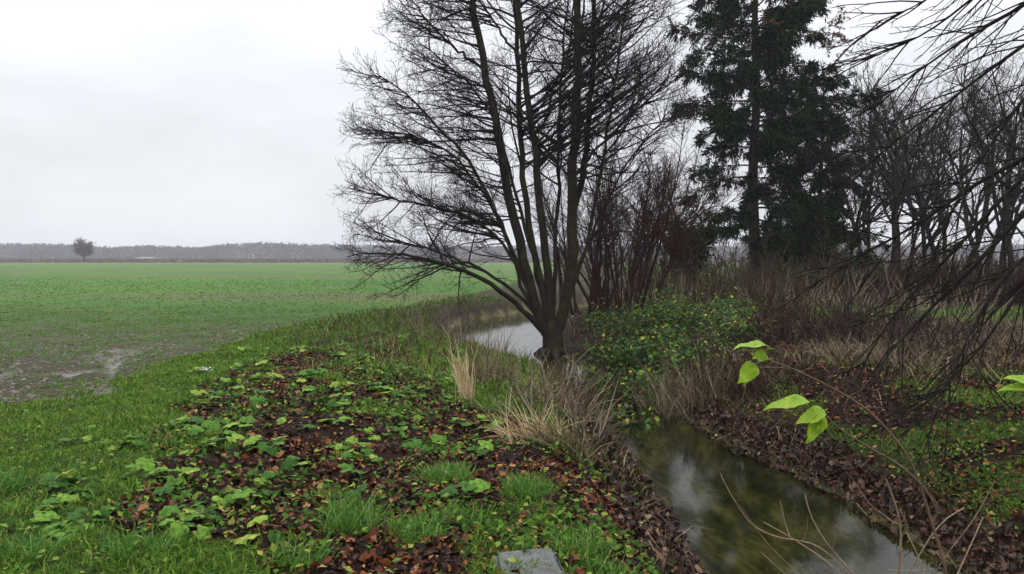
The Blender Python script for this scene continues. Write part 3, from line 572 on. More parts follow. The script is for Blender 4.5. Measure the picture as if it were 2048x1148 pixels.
# ------------------------------------------------------------------ conifers
def needles(acc, P, k, ln, wd, r, droop=.3):
    """thin needle sprays along branchlets P (M,n,3)"""
    p, d, t_, _ = spawn(P, k, 0.05, 1.0, 0.75, 0.25, (0, 0, -droop), r); n = len(p)
    l = ln * (.6 + .8 * r.random(n)); s = nrm(np.cross(d, r.normal(size=(n, 3)))) * (wd * (.6 + .8 * r.random(n)))[:, None]
    V = np.stack([p, p + d * (l * .55)[:, None] + s, p + d * l[:, None], p + d * (l * .5)[:, None] - s], 1)
    i = np.arange(n)[:, None] * 4; acc.add(V, i + np.array([[0, 1, 2, 3]]))
def conifer(name, label, px, Y0, hgt, rmax, zlow, nb, seed, mat, gaps=0.12, shape=None, nk=30):
    r = np.random.default_rng(seed); x0 = at(px, 560, Y0)[0]; B = np.array([x0, Y0, float(H(x0, Y0))]); th = thing(name, B, label, 'tree')
    a = Acc(); tz = np.linspace(-.2, hgt, 16); a.tubes(np.stack([np.full(16, x0) + .05 * np.sin(tz), np.full(16, Y0), B[2] + tz], 1), np.linspace(hgt * .0135, .02, 16), 10); a.build('trunk', M_spbark, th, B)
    zz = zlow + (hgt - zlow) * (np.arange(nb) + r.random(nb)) / nb; fr_ = (zz - zlow) / (hgt - zlow)
    keep = r.random(nb) > gaps; zz, fr_ = zz[keep], fr_[keep]; n = len(zz); az = np.arange(n) * 2.4 + r.normal(0, .4, n)
    Lb = rmax * np.clip(1.04 - fr_, .06, 1) ** .55 * (.62 + .5 * r.random(n))
    if shape is not None: Lb = Lb * shape(az, zz, r)
    st = np.stack([np.full(n, x0), np.full(n, Y0), B[2] + zz], 1); di = np.stack([np.cos(az), np.sin(az), .25 + .35 * fr_ - .25 * (1 - fr_)], 1)
    Pb = shoot(st, di, Lb, 9, .05, (0, 0, -.25), r)
    br = Acc(); br.tubes(Pb, rad(n, 9, .018 + .008 * Lb, .006), 5)
    p1, d1, t1, i1 = spawn(Pb, np.clip((Lb * 12).astype(int), 5, 46), .22, 1, .9, .2, (0, 0, -.5), r); l1 = (.3 + .55 * r.random(len(t1))) * (1.15 - .55 * t1) * np.clip(Lb[i1] / 2, .35, 1.1)
    P1 = shoot(p1, d1, l1, 5, .08, (0, 0, -.55), r); br.tubes(P1, rad(len(P1), 5, .007, .004), 3)
    tag(br.build('limbs', M_spbark, th, B), kind='stuff'); f = Acc(); needles(f, P1, nk, .24, .021, r, .6); needles(f, Pb[:, 2:], 60, .22, .021, r, .4)
    tag(f.build('needles', mat, th, B, smooth=False), kind='stuff'); return th, B
def spruce_shape(az, z, r):
    s = np.where(np.cos(az) < 0, .93, 1.0); s = np.where((z < 6.2) & (np.cos(az) < .1), s * np.where(r.random(len(z)) < .55, .12, 1.0), s); s = np.where(r.random(len(z)) < .12, s * .4, s)
    s = np.where((z > 5.6) & (z < 7.2) & (np.cos(az) > .5), s * 1.25, s); s = np.where((z > 8.2) & (np.cos(az) > .4), s * .9, s); return s
spruce, SB = conifer('spruce_tree', 'tall dark green spruce standing behind the bramble', 1506, 32, 19.5, 4.6, 2.3, 200, 21, M_needle, .14, spruce_shape)
conifer('spruce_tree', 'slim dark spruce hugging the right flank of the tall spruce', 1640, 33.5, 9.5, 2.0, 1.4, 52, 22, M_needle, .3)
# rust coloured dead sprays high on the right side of the spruce
f = Acc(); r = np.random.default_rng(5); c0 = at(1668, 62, 31); q0 = c0 + r.normal(0, .42, (26, 3)) * np.array([.6, .6, 1.3]); q0 = np.vstack([q0, np.array([at(1535, 40, 29.5), at(1525, 55, 29.5), at(1605, 60, 30)])])
Pq = shoot(q0, r.normal(size=(len(q0), 3)) * .5 + np.array([.6, 0, .1]), np.full(len(q0), .5), 4, .1, (0, 0, -.3), r); needles(f, Pq, 26, .15, .02, r)
o_ = f.build('dead_spray', M_rust, spruce, SB, smooth=False); tag(o_, 'rust brown dead needles near the top right', kind='stuff')

# low evergreen (yew-like) bushes
def evergreen(label, px, py, Y0, rx, rz, n, seed, name='evergreen_bush'):
    r = np.random.default_rng(seed); c = at(px, py, Y0); B = np.array([c[0], Y0, float(H(c[0], Y0))]); th = thing(name, B, label, 'bush')
    k = 26; d = nrm(r.normal(size=(k, 3)) * np.array([1.3, 1, .8]) + np.array([0, 0, .5])); E = c + d * np.array([rx, rx * .8, rz]) * (.6 + .45 * r.random((k, 1)))
    sw = Acc(); P = np.stack([np.array([B + (0, 0, -.1) + (E[i] - B) * np.array([s ** 1.6, s ** 1.6, s]) for s in np.linspace(0, 1, 8)]) for i in range(k)]); sw.tubes(P, rad(k, 8, .035, .008), 5); tag(sw.build('stems', M_shrub, th, B), kind='stuff')
    p1, d1, t1, _ = spawn(P, 18, .45, 1, .9, .3, (0, 0, -.1), r); P1 = shoot(p1, d1, .25 + .5 * r.random(len(t1)), 5, .12, (0, 0, -.2), r)
    f = Acc(); f.tubes(P1, rad(len(P1), 5, .005, .003), 3); needles(f, P1, n, .12, .02, r, .1); tag(f.build('foliage', M_needle, th, B, smooth=False), kind='stuff')
evergreen('low dark evergreen bush at the left foot of the spruce', 1385, 460, 29, 1.35, .75, 26, 31)
evergreen('dark evergreen bush under the right side of the spruce', 1625, 450, 30.5, 1.25, 1.0, 26, 32)
evergreen('small dark evergreen bush directly below the spruce trunk', 1540, 480, 30, .9, .6, 20, 33)

# ------------------------------------------------------------------ bare trees of the back row
def bare_proto(seed, hgt, forks, r0, leanx=0.0):
    r = np.random.default_rng(seed); Q = shoot(np.zeros((1, 3)) + (0, 0, -.15), np.array([[leanx, r.normal(0, .05), 1]]), [hgt * .62], 12, .11, (0, 0, .12), r)
    tr_ = Acc(); tr_.tubes(Q, rad(1, 12, r0, r0 * .42), 10)
    p1, d1, t1, _ = spawn(Q, forks, .28, .99, .62, .18, (0, 0, .1), r); l1 = hgt * (.32 + .22 * r.random(len(t1))) * (1.15 - .45 * t1)
    P1 = shoot(p1, d1, l1, 10, .16, (0, 0, .55), r); R1 = rad(len(P1), 10, r0 * (.62 - .25 * t1), .012)
    p2, d2, t2, i2 = spawn(P1, 8, .2, 1, .68, .2, (0, 0, .2), r); l2 = l1[i2] * (.22 + .3 * r.random(len(t2))) * (1.1 - .4 * t2); P2 = shoot(p2, d2, l2, 7, .12, (0, 0, .3), r); R2 = rad(len(P2), 7, .018, .008); lms = []
    for i in range(len(P1)):
        lm = Acc(); lm.tubes(P1[i], R1[i], 6); lm.tubes(P2[i2 == i], R2[i2 == i], 4); lms.append(lm.mesh('limb', M_bare))
    tw = Acc(); p3, d3, t3, i3 = spawn(P2, 5, .15, 1, .7, .2, (0, 0, .1), r); l3 = .25 + .65 * r.random(len(t3)); P3 = shoot(p3, d3, l3, 5, .13, (0, 0, .15), r); tw.tubes(P3, rad(len(P3), 5, .0075, .0045), 3)
    p4, d4, t4, _ = spawn(P3, 3, .2, 1, .7, .2, (0, 0, 0), r); P4 = shoot(p4, d4, .12 + .3 * r.random(len(t4)), 3, .1, (0, 0, .1), r); tw.tubes(P4, rad(len(P4), 3, .005, .0035), 3)
    return tr_.mesh('trunk', M_bare), lms, tw.mesh('twigs', M_baretw, False)
protos = [bare_proto(s, h, f_, r0, lx) for s, h, f_, r0, lx in [(41, 9.0, 8, .12, .3), (42, 10.5, 9, .12, -.05), (43, 8.2, 8, .09, .1), (44, 9.8, 10, .11, -.2), (45, 7.5, 8, .08, .05)]]
def bare_tree(px, Y0, kind, rz, s, label, name='bare_tree', group='bare trees in the back row'):
    x0 = at(px, 560, Y0)[0]; th = thing(name, (x0, Y0, float(H(x0, Y0))), label, 'tree', group); s *= 1.22; th.rotation_euler.z = rz; th.scale = (s, s, s)
    trm, lmm, twm = protos[kind]; link('trunk', trm, th); [link('limb', q_, th) for q_ in lmm]; tag(link('twigs', twm, th), kind='stuff')
words = ['first', 'second', 'third', 'fourth', 'fifth', 'sixth', 'seventh', 'eighth', 'ninth', 'tenth']
row = [(1700, 33, 4, .3, .95), (1742, 36, 2, 2.2, 1.0), (1765, 30, 0, 0.1, .92), (1822, 35, 4, 1.2, 1.05), (1850, 31, 2, 4.0, .95), (1888, 33, 3, .2, .95), (1925, 29, 1, 2.0, .8), (1962, 34, 3, 3.6, .95), (1990, 30, 0, .5, .95), (2035, 28, 3, 5.5, .9)]
for i, (px, Y0, k, rz, s) in enumerate(row):
    lab = 'leaning dark trunked bare tree, third in the row right of the spruce' if i == 2 else f'{words[i]} bare tree in the row right of the spruce, counted from the spruce'
    bare_tree(px, Y0, k, rz, s, lab)
for i, (px, Y0, k, rz, s) in enumerate([(1735, 45, 3, .1, 1.1), (1800, 42, 1, .9, 1.05), (1885, 45, 3, 1.9, 1.1), (1960, 41, 1, 5.0, 1.05), (2045, 43, 2, .3, 1.3)]):
    bare_tree(px, Y0, k, rz, s, f'{words[i]} from the left of the bare trees far back behind the row', group='bare trees behind the back row')
bare_tree(1345, 36, 2, 1.1, .8, 'small bare tree in the gap left of the spruce', group='bare trees left of the spruce')
bare_tree(1300, 40, 4, 3.1, 1.0, 'slim bare tree behind the reddish bush, far left of the spruce', group='bare trees left of the spruce')

# ------------------------------------------------------------------ brush: thickets of thin stems under the trees
def brush_proto(seed, n, hgt, spread, mat):
    r = np.random.default_rng(seed); st = np.stack([r.normal(0, spread, n), r.normal(0, spread * .6, n), np.full(n, -.1)], 1)
    Q = shoot(st, np.stack([r.normal(0, .3, n), r.normal(0, .3, n), np.ones(n)], 1), hgt * (.3 + .85 * r.random(n) ** 1.5), 7, .12, (0, 0, -.1), r)
    a = Acc(); a.tubes(Q, rad(n, 7, .02, .008), 4); tw = Acc()
    p1, d1, t1, _ = spawn(Q, 6, .1, 1, .8, .25, (0, 0, 0), r); P1 = shoot(p1, d1, .2 + .6 * r.random(len(t1)), 5, .15, (0, 0, 0), r); tw.tubes(P1, rad(len(P1), 5, .010, .007), 3)
    return a.mesh('stems', mat), tw.mesh('twigs', mat, False)
bp_ = [brush_proto(61, 50, 2.3, .9, M_brush3), brush_proto(62, 66, 1.5, 1.0, M_shrub), brush_proto(63, 50, 2.6, .9, M_brush2), brush_proto(64, 56, 1.9, .9, M_brush2), brush_proto(65, 34, 1.1, .55, M_shrub), brush_proto(66, 34, 1.0, .6, M_brush3)]
def brush(px, Y0, k, s, label, rz=0., group='brown thickets under the trees'):
    x0 = at(px, 560, Y0)[0]; th = thing('brush_thicket', (x0, Y0, float(H(x0, Y0))), label, 'thicket', group); th.rotation_euler.z = rz; th.scale = (s, s, s)
    sm, tm = bp_[k]; so = link('stems', sm, th); tag(so, kind='stuff'); tag(link('twigs', tm, th), kind='stuff')
bl = [(1275, 26, 3, .9, 'at the right foot of the reddish bush'), (1330, 27, 3, 1.0, 'below the low evergreen left of the spruce'), (1385, 25.5, 3, .8, 'in front of the low evergreen bush'), (1440, 28, 2, .8, 'left of the spruce trunk'),
      (1480, 26, 2, .85, 'just left of the spruce foot'), (1530, 27, 0, .95, 'in front of the spruce foot'), (1580, 25.5, 3, .95, 'behind the yellow bramble leaves'), (1630, 28, 0, 1.05, 'under the right side of the spruce'),
      (1690, 28.5, 2, .85, 'at the foot of the first bare tree of the row'), (1745, 29, 1, 1.15, 'at the foot of the leaning bare tree'), (1805, 29.5, 0, .95, 'behind the lawn strip, right of the leaning tree'), (1860, 29, 1, 1.1, 'behind the middle of the lawn strip'),
      (1915, 28.6, 1, 1.2, 'behind the lawn strip near the right edge'), (1975, 28.5, 0, .95, 'at the right end of the tree row'), (2035, 28.2, 1, 1.2, 'cut by the right edge of the view')]
for i, (px, Y0, k, s, lb) in enumerate(bl): brush(px, Y0, k, s, 'brown leafless thicket ' + lb, i * 1.3)
for i, px in enumerate((1320, 1420, 1520, 1610, 1700, 1780, 1850, 1920, 1990, 2050)):
    brush(px, 33 + (i * 7) % 4, (1, 0, 3, 1)[i % 4], 1.15, f'{words[i]} from the left of the brown thickets far back between the tree trunks', i * 2.3, 'thickets far back between the trunks')
for i, (px, py, s, lb) in enumerate([(1600, 690, .95, 'on the right bank behind the sapling leaves'), (1680, 700, 1.0, 'on the right bank left of the straw patch'), (1560, 660, .95, 'between the bramble and the lawn strip'), (1760, 690, .9, 'at the near edge of the lawn strip'), (1480, 740, .75, 'beside the straw clump at the right water edge'), (1850, 720, .8, 'on the right bank under the hanging twigs'), (1215, 720, .7, 'overhanging the water right of the tree trunk')]):
    p = onz(px, py, 0.0); brush(px, p[1], 4 + i % 2, s, 'low brown tangle of twigs ' + lb, i * 2.1, 'low brown tangles on the right bank')

# ------------------------------------------------------------------ bramble
blp = [(np.array([[0, 0, 0], [.45, .38, .06], [1, 0, -.08], [.45, -.38, .06], [.5, 0, .0]]), np.array([[0, 4, 1], [1, 4, 2], [0, 3, 4], [4, 3, 2]]))]
def bramble(px, py, rx, rz, n, label, seed, Y=None):
    r = np.random.default_rng(seed); p = onz(px, py, -.05) if Y is None else at(px, py, Y); B = np.array([p[0], p[1], float(H(p[0], p[1]))]); th = thing('bramble_bush', B, label, 'bramble', 'bramble bushes on the right bank')
    k = 26; az = r.random(k) * 6.283; st = B + np.stack([r.normal(0, rx * .35, k), r.normal(0, rx * .3, k), np.full(k, -.05)], 1)
    Q = shoot(st, np.stack([np.cos(az) * .7, np.sin(az) * .7, np.ones(k)], 1), rz * (.7 + 1.2 * r.random(k)), 9, .1, (0, 0, -1.5), r); Q[..., 2] = np.maximum(Q[..., 2], H(Q[..., 0], Q[..., 1]) + .02)
    a = Acc(); a.tubes(Q, rad(k, 9, .007, .003), 4); tag(a.build('canes', M_shrub, th, B), kind='stuff')
    p1, d1, t1, _ = spawn(Q, int(n * .68) // k, .25, 1, .9, .3, (0, 0, .4), r); kp = vnoise(p1[:, 0] * 4, p1[:, 2] * 5 + p1[:, 1] * 3, 5) > .33; p1 = p1[kp]; p1 = p1 + r.normal(0, .12, p1.shape); a = Acc(); leafcloud(a, p1, .062 + .03 * r.random(len(p1)), .6, blp)
    tag(a.build('foliage', M_bramble, th, B, smooth=False), kind='stuff')
for i, (px, py, rx, rz, n, lb) in enumerate([(1225, 712, .7, .75, 1900, 'dark green bramble beside the tall bare tree trunk'), (1300, 722, .8, .75, 2200, 'green bramble mound just left of the tall straw clump'), (1290, 672, .9, .75, 2000, 'bramble in front of the reddish bush'), (1385, 672, 1.0, .85, 2900, 'largest bramble with yellow and green leaves in front of the spruce'),
        (1390, 715, .7, .7, 1700, 'dark bramble directly above the tall straw clump'), (1470, 655, .9, .75, 2200, 'bramble with bright yellow leaves left of the brown tangle'), (1550, 640, .6, .6, 500, 'sparse yellow leaved bramble right of the large bramble'), (1235, 752, .45, .45, 900, 'low bramble drooping over the right water edge'), (1195, 640, .5, .6, 700, 'small green bramble at the foot of the reddish bush'), (1340, 695, .9, .7, 2400, 'bramble between the largest bramble and the mound by the straw'), (1250, 690, .8, .65, 1900, 'bramble between the tree trunk and the largest bramble'), (1450, 690, .8, .6, 1500, 'bramble right of the tall straw clump'), (1660, 625, .6, .4, 200, 'thin bramble with few yellow leaves by the lawn strip')]):
    bramble(px, py, rx, rz, n, lb, 80 + i)

# ------------------------------------------------------------------ straw clumps and tussocks
def clump(name, label, px, py, z0, n, hgt, spread, lean, mat, wd=.009, seed=0, cat='dry grass', flow=(0, 0), group=None, wig=.17):
    r = np.random.default_rng(seed); p = onz(px, py, z0); B = np.array([p[0], p[1], float(H(p[0], p[1]))])
    x = np.clip(r.normal(0, spread, n), -1.4 * spread, 1.4 * spread); y = np.clip(r.normal(0, spread * .8, n), -1.1 * spread, 1.1 * spread); z = H(B[0] + x, B[1] + y) - B[2] - .02; az = r.random(n) * 6.283
    d = np.stack([np.cos(az) * lean * r.random(n) + x * .5 + flow[0], np.sin(az) * lean * r.random(n) + y * .5 + flow[1], np.ones(n)], 1); L = hgt * (.5 + .6 * r.random(n))
    L = L * (.45 + .75 * r.random(n)); P = shoot(np.stack([x, y, z], 1), d, L, 5, wig, (flow[0] * .5, flow[1] * .5, -.5 * lean), r)
    s = nrm(np.cross(np.array([0, 1, 0]) + .4 * r.normal(size=(n, 3)), P[:, -1] - P[:, 0])); wv_ = np.array([1, .95, .8, .55, .08]) * wd / 2
    V = np.stack([P - s[:, None] * wv_[None, :, None], P + s[:, None] * wv_[None, :, None]], 2)      # n,5,2,3
    i = np.arange(n * 10).reshape(n, 5, 2); q = np.stack([i[:, :-1, 0], i[:, :-1, 1], i[:, 1:, 1], i[:, 1:, 0]], -1).reshape(-1, 4)
    th = thing(name, B, label, cat, group); tag(link('blades', make_mesh('blades', V.reshape(-1, 3), [q], mat), th), kind='stuff')
clump('straw_clump', 'upright bundle of pale straw blades on the left bank', 935, 812, 0, 64, .85, .06, .2, M_straw2, .010, 1, flow=(-.12, 0), wig=.15)
clump('straw_clump', 'coarse pale broken stems criss-crossed over the left water edge', 1105, 870, -.2, 70, .7, .34, 1.1, M_coarse, .013, 13, flow=(.0, -.05), wig=.12)
clump('straw_clump', 'few coarse broken stems leaning in front of the tree trunk', 1160, 800, -.35, 45, .85, .2, .7, M_coarse, .014, 14, flow=(-.05, 0), wig=.1)
clump('straw_clump', 'fine straw clump right behind the pale straw bundle', 985, 770, 0, 260, .6, .2, .6, M_straw, .008, 2)
clump('straw_clump', 'large tangled straw clump leaning over the left water edge', 1115, 850, -.25, 260, .7, .34, 1.3, M_straw, .010, 3, flow=(.15, -.1))
clump('straw_clump', 'grey brown straw clump in front of the tree, nearest the water', 1150, 800, -.3, 140, .8, .3, 1.0, M_dead, .010, 4, flow=(.2, 0))
clump('straw_clump', 'flattened bleached straw at the near foot of the tangled clump', 1070, 890, -.05, 150, .45, .18, 1.2, M_straw2, .009, 5, flow=(-.4, -.3))
clump('straw_clump', 'tan straw trailing towards the water below the tangled clump', 1130, 945, -.25, 170, .5, .16, 1.2, M_straw, .009, 6, flow=(-.2, -.4))
clump('straw_clump', 'tall straw clump standing at the right water edge below the brambles', 1385, 795, -.45, 260, 1.0, .32, .7, M_straw, .013, 7)
clump('straw_clump', 'shorter straw clump left of the tall one at the right water edge', 1330, 790, -.5, 240, .75, .2, .7, M_straw, .012, 8)
clump('straw_clump', 'straw beside the brown tangle on the right bank', 1450, 770, -.3, 240, .7, .25, .7, M_dead, .012, 9)
clump('straw_clump', 'pale straw patch under the hanging twigs on the right bank', 1740, 735, -.05, 420, .55, .5, 1.0, M_straw, .010, 10)
clump('straw_clump', 'pale straw patch right of the hanging twigs near the view edge', 1880, 720, 0, 320, .5, .5, 1.0, M_straw, .010, 11)
for i, (px, py, lb) in enumerate([(880, 690, 'left end of the pond reeds'), (925, 680, 'in front of the far water'), (960, 720, 'between the straw bundle and the far water'), (840, 655, 'furthest left by the bend of the stream')]):
    clump('dead_reeds', 'thin brown dead reeds ' + lb, px, py, -.1, 80, .75, .3, .3, M_coarse, .008, 20 + i, 'reeds', group='dead reeds on the left bank')
STK = [(1300, 588, 'beside the reddish bush'), (1345, 585, 'under the low evergreen bush'), (1400, 582, 'above the large bramble'), (1465, 580, 'below the spruce trunk'), (1530, 585, 'right of the spruce trunk'), (1600, 588, 'under the dark right flank of the spruce'), (1665, 590, 'left of the lawn strip'), (1740, 600, 'behind the left end of the lawn strip'), (1830, 600, 'behind the middle of the lawn strip'), (1930, 600, 'behind the right end of the lawn strip')]
for i, (px, py, lb) in enumerate(STK):
    py += 36
    clump('dead_stalks', 'pale upright dead stalks ' + lb, px, py, .05, 55, 1.35, .5, .5, M_coarse if i % 2 else M_straw, .022, 70 + i, 'dead stalks', group='pale dead stalks in front of the thickets', wig=.08)
    if i % 2 == 0: clump('nettle_patch', 'patch of small green leaves at the thicket foot ' + lb, px + 20, py + 6, .05, 260, .4, .45, 1.5, M_tuss, .03, 90 + i, 'weeds', group='green patches at the thicket foot')
TUS = [(700, 1075, .34, 420, 'big dark green grass tussock near the bottom middle'), (890, 975, .22, 520, 'bright grass tussock in the leaves left of the water'), (1055, 1000, .22, 480, 'bright grass tussock beside the dark leaf drift'), (1165, 1100, .20, 420, 'grass tussock right behind the stone slab'),
       (920, 1055, .17, 260, 'small grass tussock right of the big dark tussock'), (830, 1085, .20, 420, 'grass tussock between the big dark tussock and the slab'), (1225, 1140, .2, 380, 'grass tussock at the bottom edge right of the slab'), (30, 990, .3, 300, 'pale rough tussock at the left edge of the view'),
       (290, 1125, .2, 460, 'grass tussock at the bottom left'), (590, 1135, .18, 300, 'grass tussock at the bottom edge left of the big dark tussock'), (985, 830, .22, 240, 'blue green leafy tussock below the pale straw bundle'), (60, 1130, .2, 400, 'grass tussock in the bottom left corner')]
for i, (px, py, h_, n, lb) in enumerate(TUS):
    clump('grass_tussock', lb, px, py, 0, int(n * .8), h_ * .85, .095 if n > 250 else .07, 1.3, M_tuss, .007, 40 + i, 'tussock', group='grass tussocks on the near bank')

# ------------------------------------------------------------------ leafy weeds, leaf by leaf
def weed_leaf(seed):
    r = np.random.default_rng(seed); n = 16; th = np.linspace(0, 2 * np.pi, n, endpoint=False); R = .5 * (1 + .06 * np.cos(8 * th) + .07 * r.normal(size=n)); R[n // 2] *= .45
    x = R * np.cos(th); y = R * np.sin(th) * .95; z = -.45 * (x * x + y * y) + .06 * np.cos(5 * th) + .05 * r.normal(size=n); h = .55 + .35 * r.random(); ox = .55 + .3 * r.random()
    tilt = r.normal(.25, .2); c_, s_ = math.cos(tilt), math.sin(tilt); mi = .5; xi, yi, zi = x * mi, y * mi, -.28 * mi * mi * (x * x + y * y) + .07 * np.cos(5 * th) * .5
    V = np.vstack([[0, 0, 0], np.stack([xi, yi, zi], 1), np.stack([x, y, z], 1)]); V = np.stack([V[:, 0] * c_ + V[:, 2] * s_, V[:, 1], -V[:, 0] * s_ + V[:, 2] * c_], 1) + np.array([ox, 0, h])
    tri = np.array([[0, 1 + i, 1 + (i + 1) % n] for i in range(n)]); qd = np.array([[1 + i, 1 + n + i, 1 + n + (i + 1) % n, 1 + (i + 1) % n] for i in range(n)])
    a = Acc(); a.add(V, [tri, qd]); a.tubes(resample(np.array([[0, 0, -.05], [ox * .4, 0, h * .75], [ox, 0, h]]), 5), np.full(5, .02), 3); return a.mesh('leaf', M_weed)
WL = [weed_leaf(i) for i in range(7)]
def weed(p, s, n, label, group, r):
    th = thing('leafy_weed', (p[0], p[1], float(H(p[0], p[1])) - .01), label, 'weed', group); a0 = r.random() * 6.28
    for k in range(n):
        o = link('leaf', WL[r.integers(len(WL))], th); ls = s * (.65 + .6 * r.random()); o.scale = (ls, ls, ls * (.35 + .6 * r.random())); o.rotation_euler = (r.normal(0, .25), r.normal(0, .28), a0 + k * 2.4 + r.normal(0, .3))
r = np.random.default_rng(99)
hero = [(455, 915, .15, 5, 'large pale green weed with round leaves in the middle of the leaf litter'), (355, 1020, .13, 5, 'bright weed on dark soil left of the bottom middle'), (495, 1030, .14, 6, 'broad grey green weed above the bottom grass'), (535, 935, .14, 5, 'bright round leaved weed right of the large pale weed'),
        (600, 955, .12, 4, 'small pale weed on bare soil right of the middle'), (180, 1075, .15, 5, 'large weed in the grass near the bottom left'), (670, 880, .15, 5, 'green weed on red leaves below the weed bed'), (735, 885, .12, 2, 'single pale leaf weed beside bare dark soil'),
        (520, 740, .14, 6, 'bright weed at the upper end of the grass verge'), (720, 745, .17, 7, 'lush weed at the top of the weed bed'), (750, 810, .17, 7, 'lush weed in the middle of the weed bed'), (820, 910, .13, 5, 'weed left of the bright grass tussock'), (460, 790, .15, 6, 'bright yellow green weed beside the white flower head'), (980, 870, .13, 4, 'glossy weed left of the flattened straw')]
for px, py, s, n, lb in hero: weed(onz(px, py), s, n, lb, 'single leafy weeds on the near bank', r)
cnt = 0
for (cx0, cy0, sx, sy, n) in [(720, 760, 85, 50, 34), (500, 780, 70, 45, 20), (620, 830, 120, 50, 22), (420, 900, 110, 60, 16), (480, 1000, 130, 60, 18), (820, 850, 80, 60, 16), (180, 1000, 90, 60, 12), (900, 790, 60, 60, 12), (640, 700, 70, 25, 14)]:
    lab = {(720, 760): 'green leafy weed crowded in the weed bed left of the pale straw', (500, 780): 'green leafy weed at the verge below the muddy tyre track', (620, 830): 'green leafy weed scattered on red leaves in mid bank', (420, 900): 'small leafy weed on the dark soil beside the grass verge', (480, 1000): 'small leafy weed scattered on the brown litter near the bottom',
           (820, 850): 'small green weed among straw and red leaves', (180, 1000): 'leafy weed growing in the grass verge at lower left', (900, 790): 'small green weed around the pale straw bundle', (640, 700): 'small leafy weed at the far end of the litter'}[(cx0, cy0)]
    for k in range(n):
        px, py = r.normal(cx0, sx), r.normal(cy0, sy)
        if py > 1140 or py < 655: continue
        p = onz(px, py)
        if sdist(p[0], p[1])[0] < .5 or fieldm(p[0], p[1]) > .3: continue
        weed(p, .085 + .06 * r.random(), int(r.integers(3, 7)), lab, lab.replace('weed', 'weeds', 1), r)
# white flower head
p = onz(412, 778); fl = thing('white_flower', (p[0], p[1], float(H(p[0], p[1]))), 'small white flower head at the edge of the verge', 'flower')
a = Acc(); a.tubes(np.array([[0, 0, -.03], [.01, 0, .09], [.0, .01, .17]]), np.array([.006, .005, .004]), 5); a.build('stalk', M_weed2, fl)
m, t, b, o = mat_new('white_petal'); b.inputs['Base Color'].default_value = (.78, .8, .76, 1); b.inputs['Roughness'].default_value = .6; M_white = m
a = Acc(); q0 = np.stack([r.normal(0, .045, 34), r.normal(0, .04, 34), .17 + .035 * r.random(34)], 1); leafcloud(a, q0, .017, .5, [litp[1]]); a.build('flower_head', m, fl, smooth=False)

# ------------------------------------------------------------------ single fallen leaves (the nearest ones)
LM = []
for i in range(6):
    V, Fc = leafproto(i % 3, np.random.default_rng(200 + i)); a = Acc(); a.add(V, Fc); LM.append(a.mesh('fallen_leaf', M_leafobj, False))
x, y = scatter(14000, -3.6, 6, 3.6, 10, lambda x, y: litd(x, y) * (sdist(x, y)[0] > .1), 1.3); px_ = 1024 + F * x / y
ok = (px_ > 5) & (px_ < 2043) & (y > 4.35); x, y = x[ok][:300], y[ok][:300]; z = H(x, y)
for i in range(len(x)):
    o = bpy.data.objects.new('fallen_leaf', LM[i % 6]); COL.objects.link(o); s = r.uniform(.022, .038); o.scale = (s, s, s); o.location = (x[i], y[i], z[i] + .025); o.rotation_euler = (r.normal(0, .3), r.normal(0, .3), r.random() * 6.28)
    lf = sdist(x[i], y[i])[1] < 0
    tag(o, 'curled brown fallen leaf on the litter of the left bank' if lf else 'curled brown fallen leaf on the right bank beyond the water', 'leaf', 'fallen leaves on the left bank' if lf else 'fallen leaves on the right bank')

# ------------------------------------------------------------------ stone slab at the bottom edge
import bmesh
bm = bmesh.new(); bmesh.ops.create_cube(bm, size=1); bmesh.ops.scale(bm, vec=(.34, .62, .12), verts=bm.verts); bmesh.ops.bevel(bm, geom=bm.edges[:], offset=.02, segments=2, affect='EDGES'); bmesh.ops.subdivide_edges(bm, edges=bm.edges[:], cuts=2, use_grid_fill=True)
for v in bm.verts: v.co += Vector(rng.normal(0, .004, 3))
me = bpy.data.meshes.new('stone_slab'); bm.to_mesh(me); bm.free()
m, t, b, o = mat_new('grey_concrete'); rp = ramp(t, [(.3, (.03, .032, .026)), (.5, (.065, .065, .064)), (.7, (.105, .105, .11))]); t.links.new(noise(t, 18, 6, .7).outputs[0], rp.inputs[0]); mr_ = ramp(t, [(.48, (0, 0, 0)), (.62, (1, 1, 1))]); t.links.new(noise(t, 5, 6, .75).outputs[0], mr_.inputs[0]); t.links.new(mixc(t, mr_.outputs[0], rp.outputs[0], (.035, .04, .015)), b.inputs['Base Color']); b.inputs['Roughness'].default_value = .5
me.materials.append(m); p = onz(1062, 1116, .04); slab = link('stone_slab', me, loc=(p[0], p[1] - .31, float(H(p[0], p[1])) - .012)); slab.rotation_euler = (.03, -.03, .12)
tag(slab, 'grey stone slab lying in the grass at the bottom edge', 'slab')

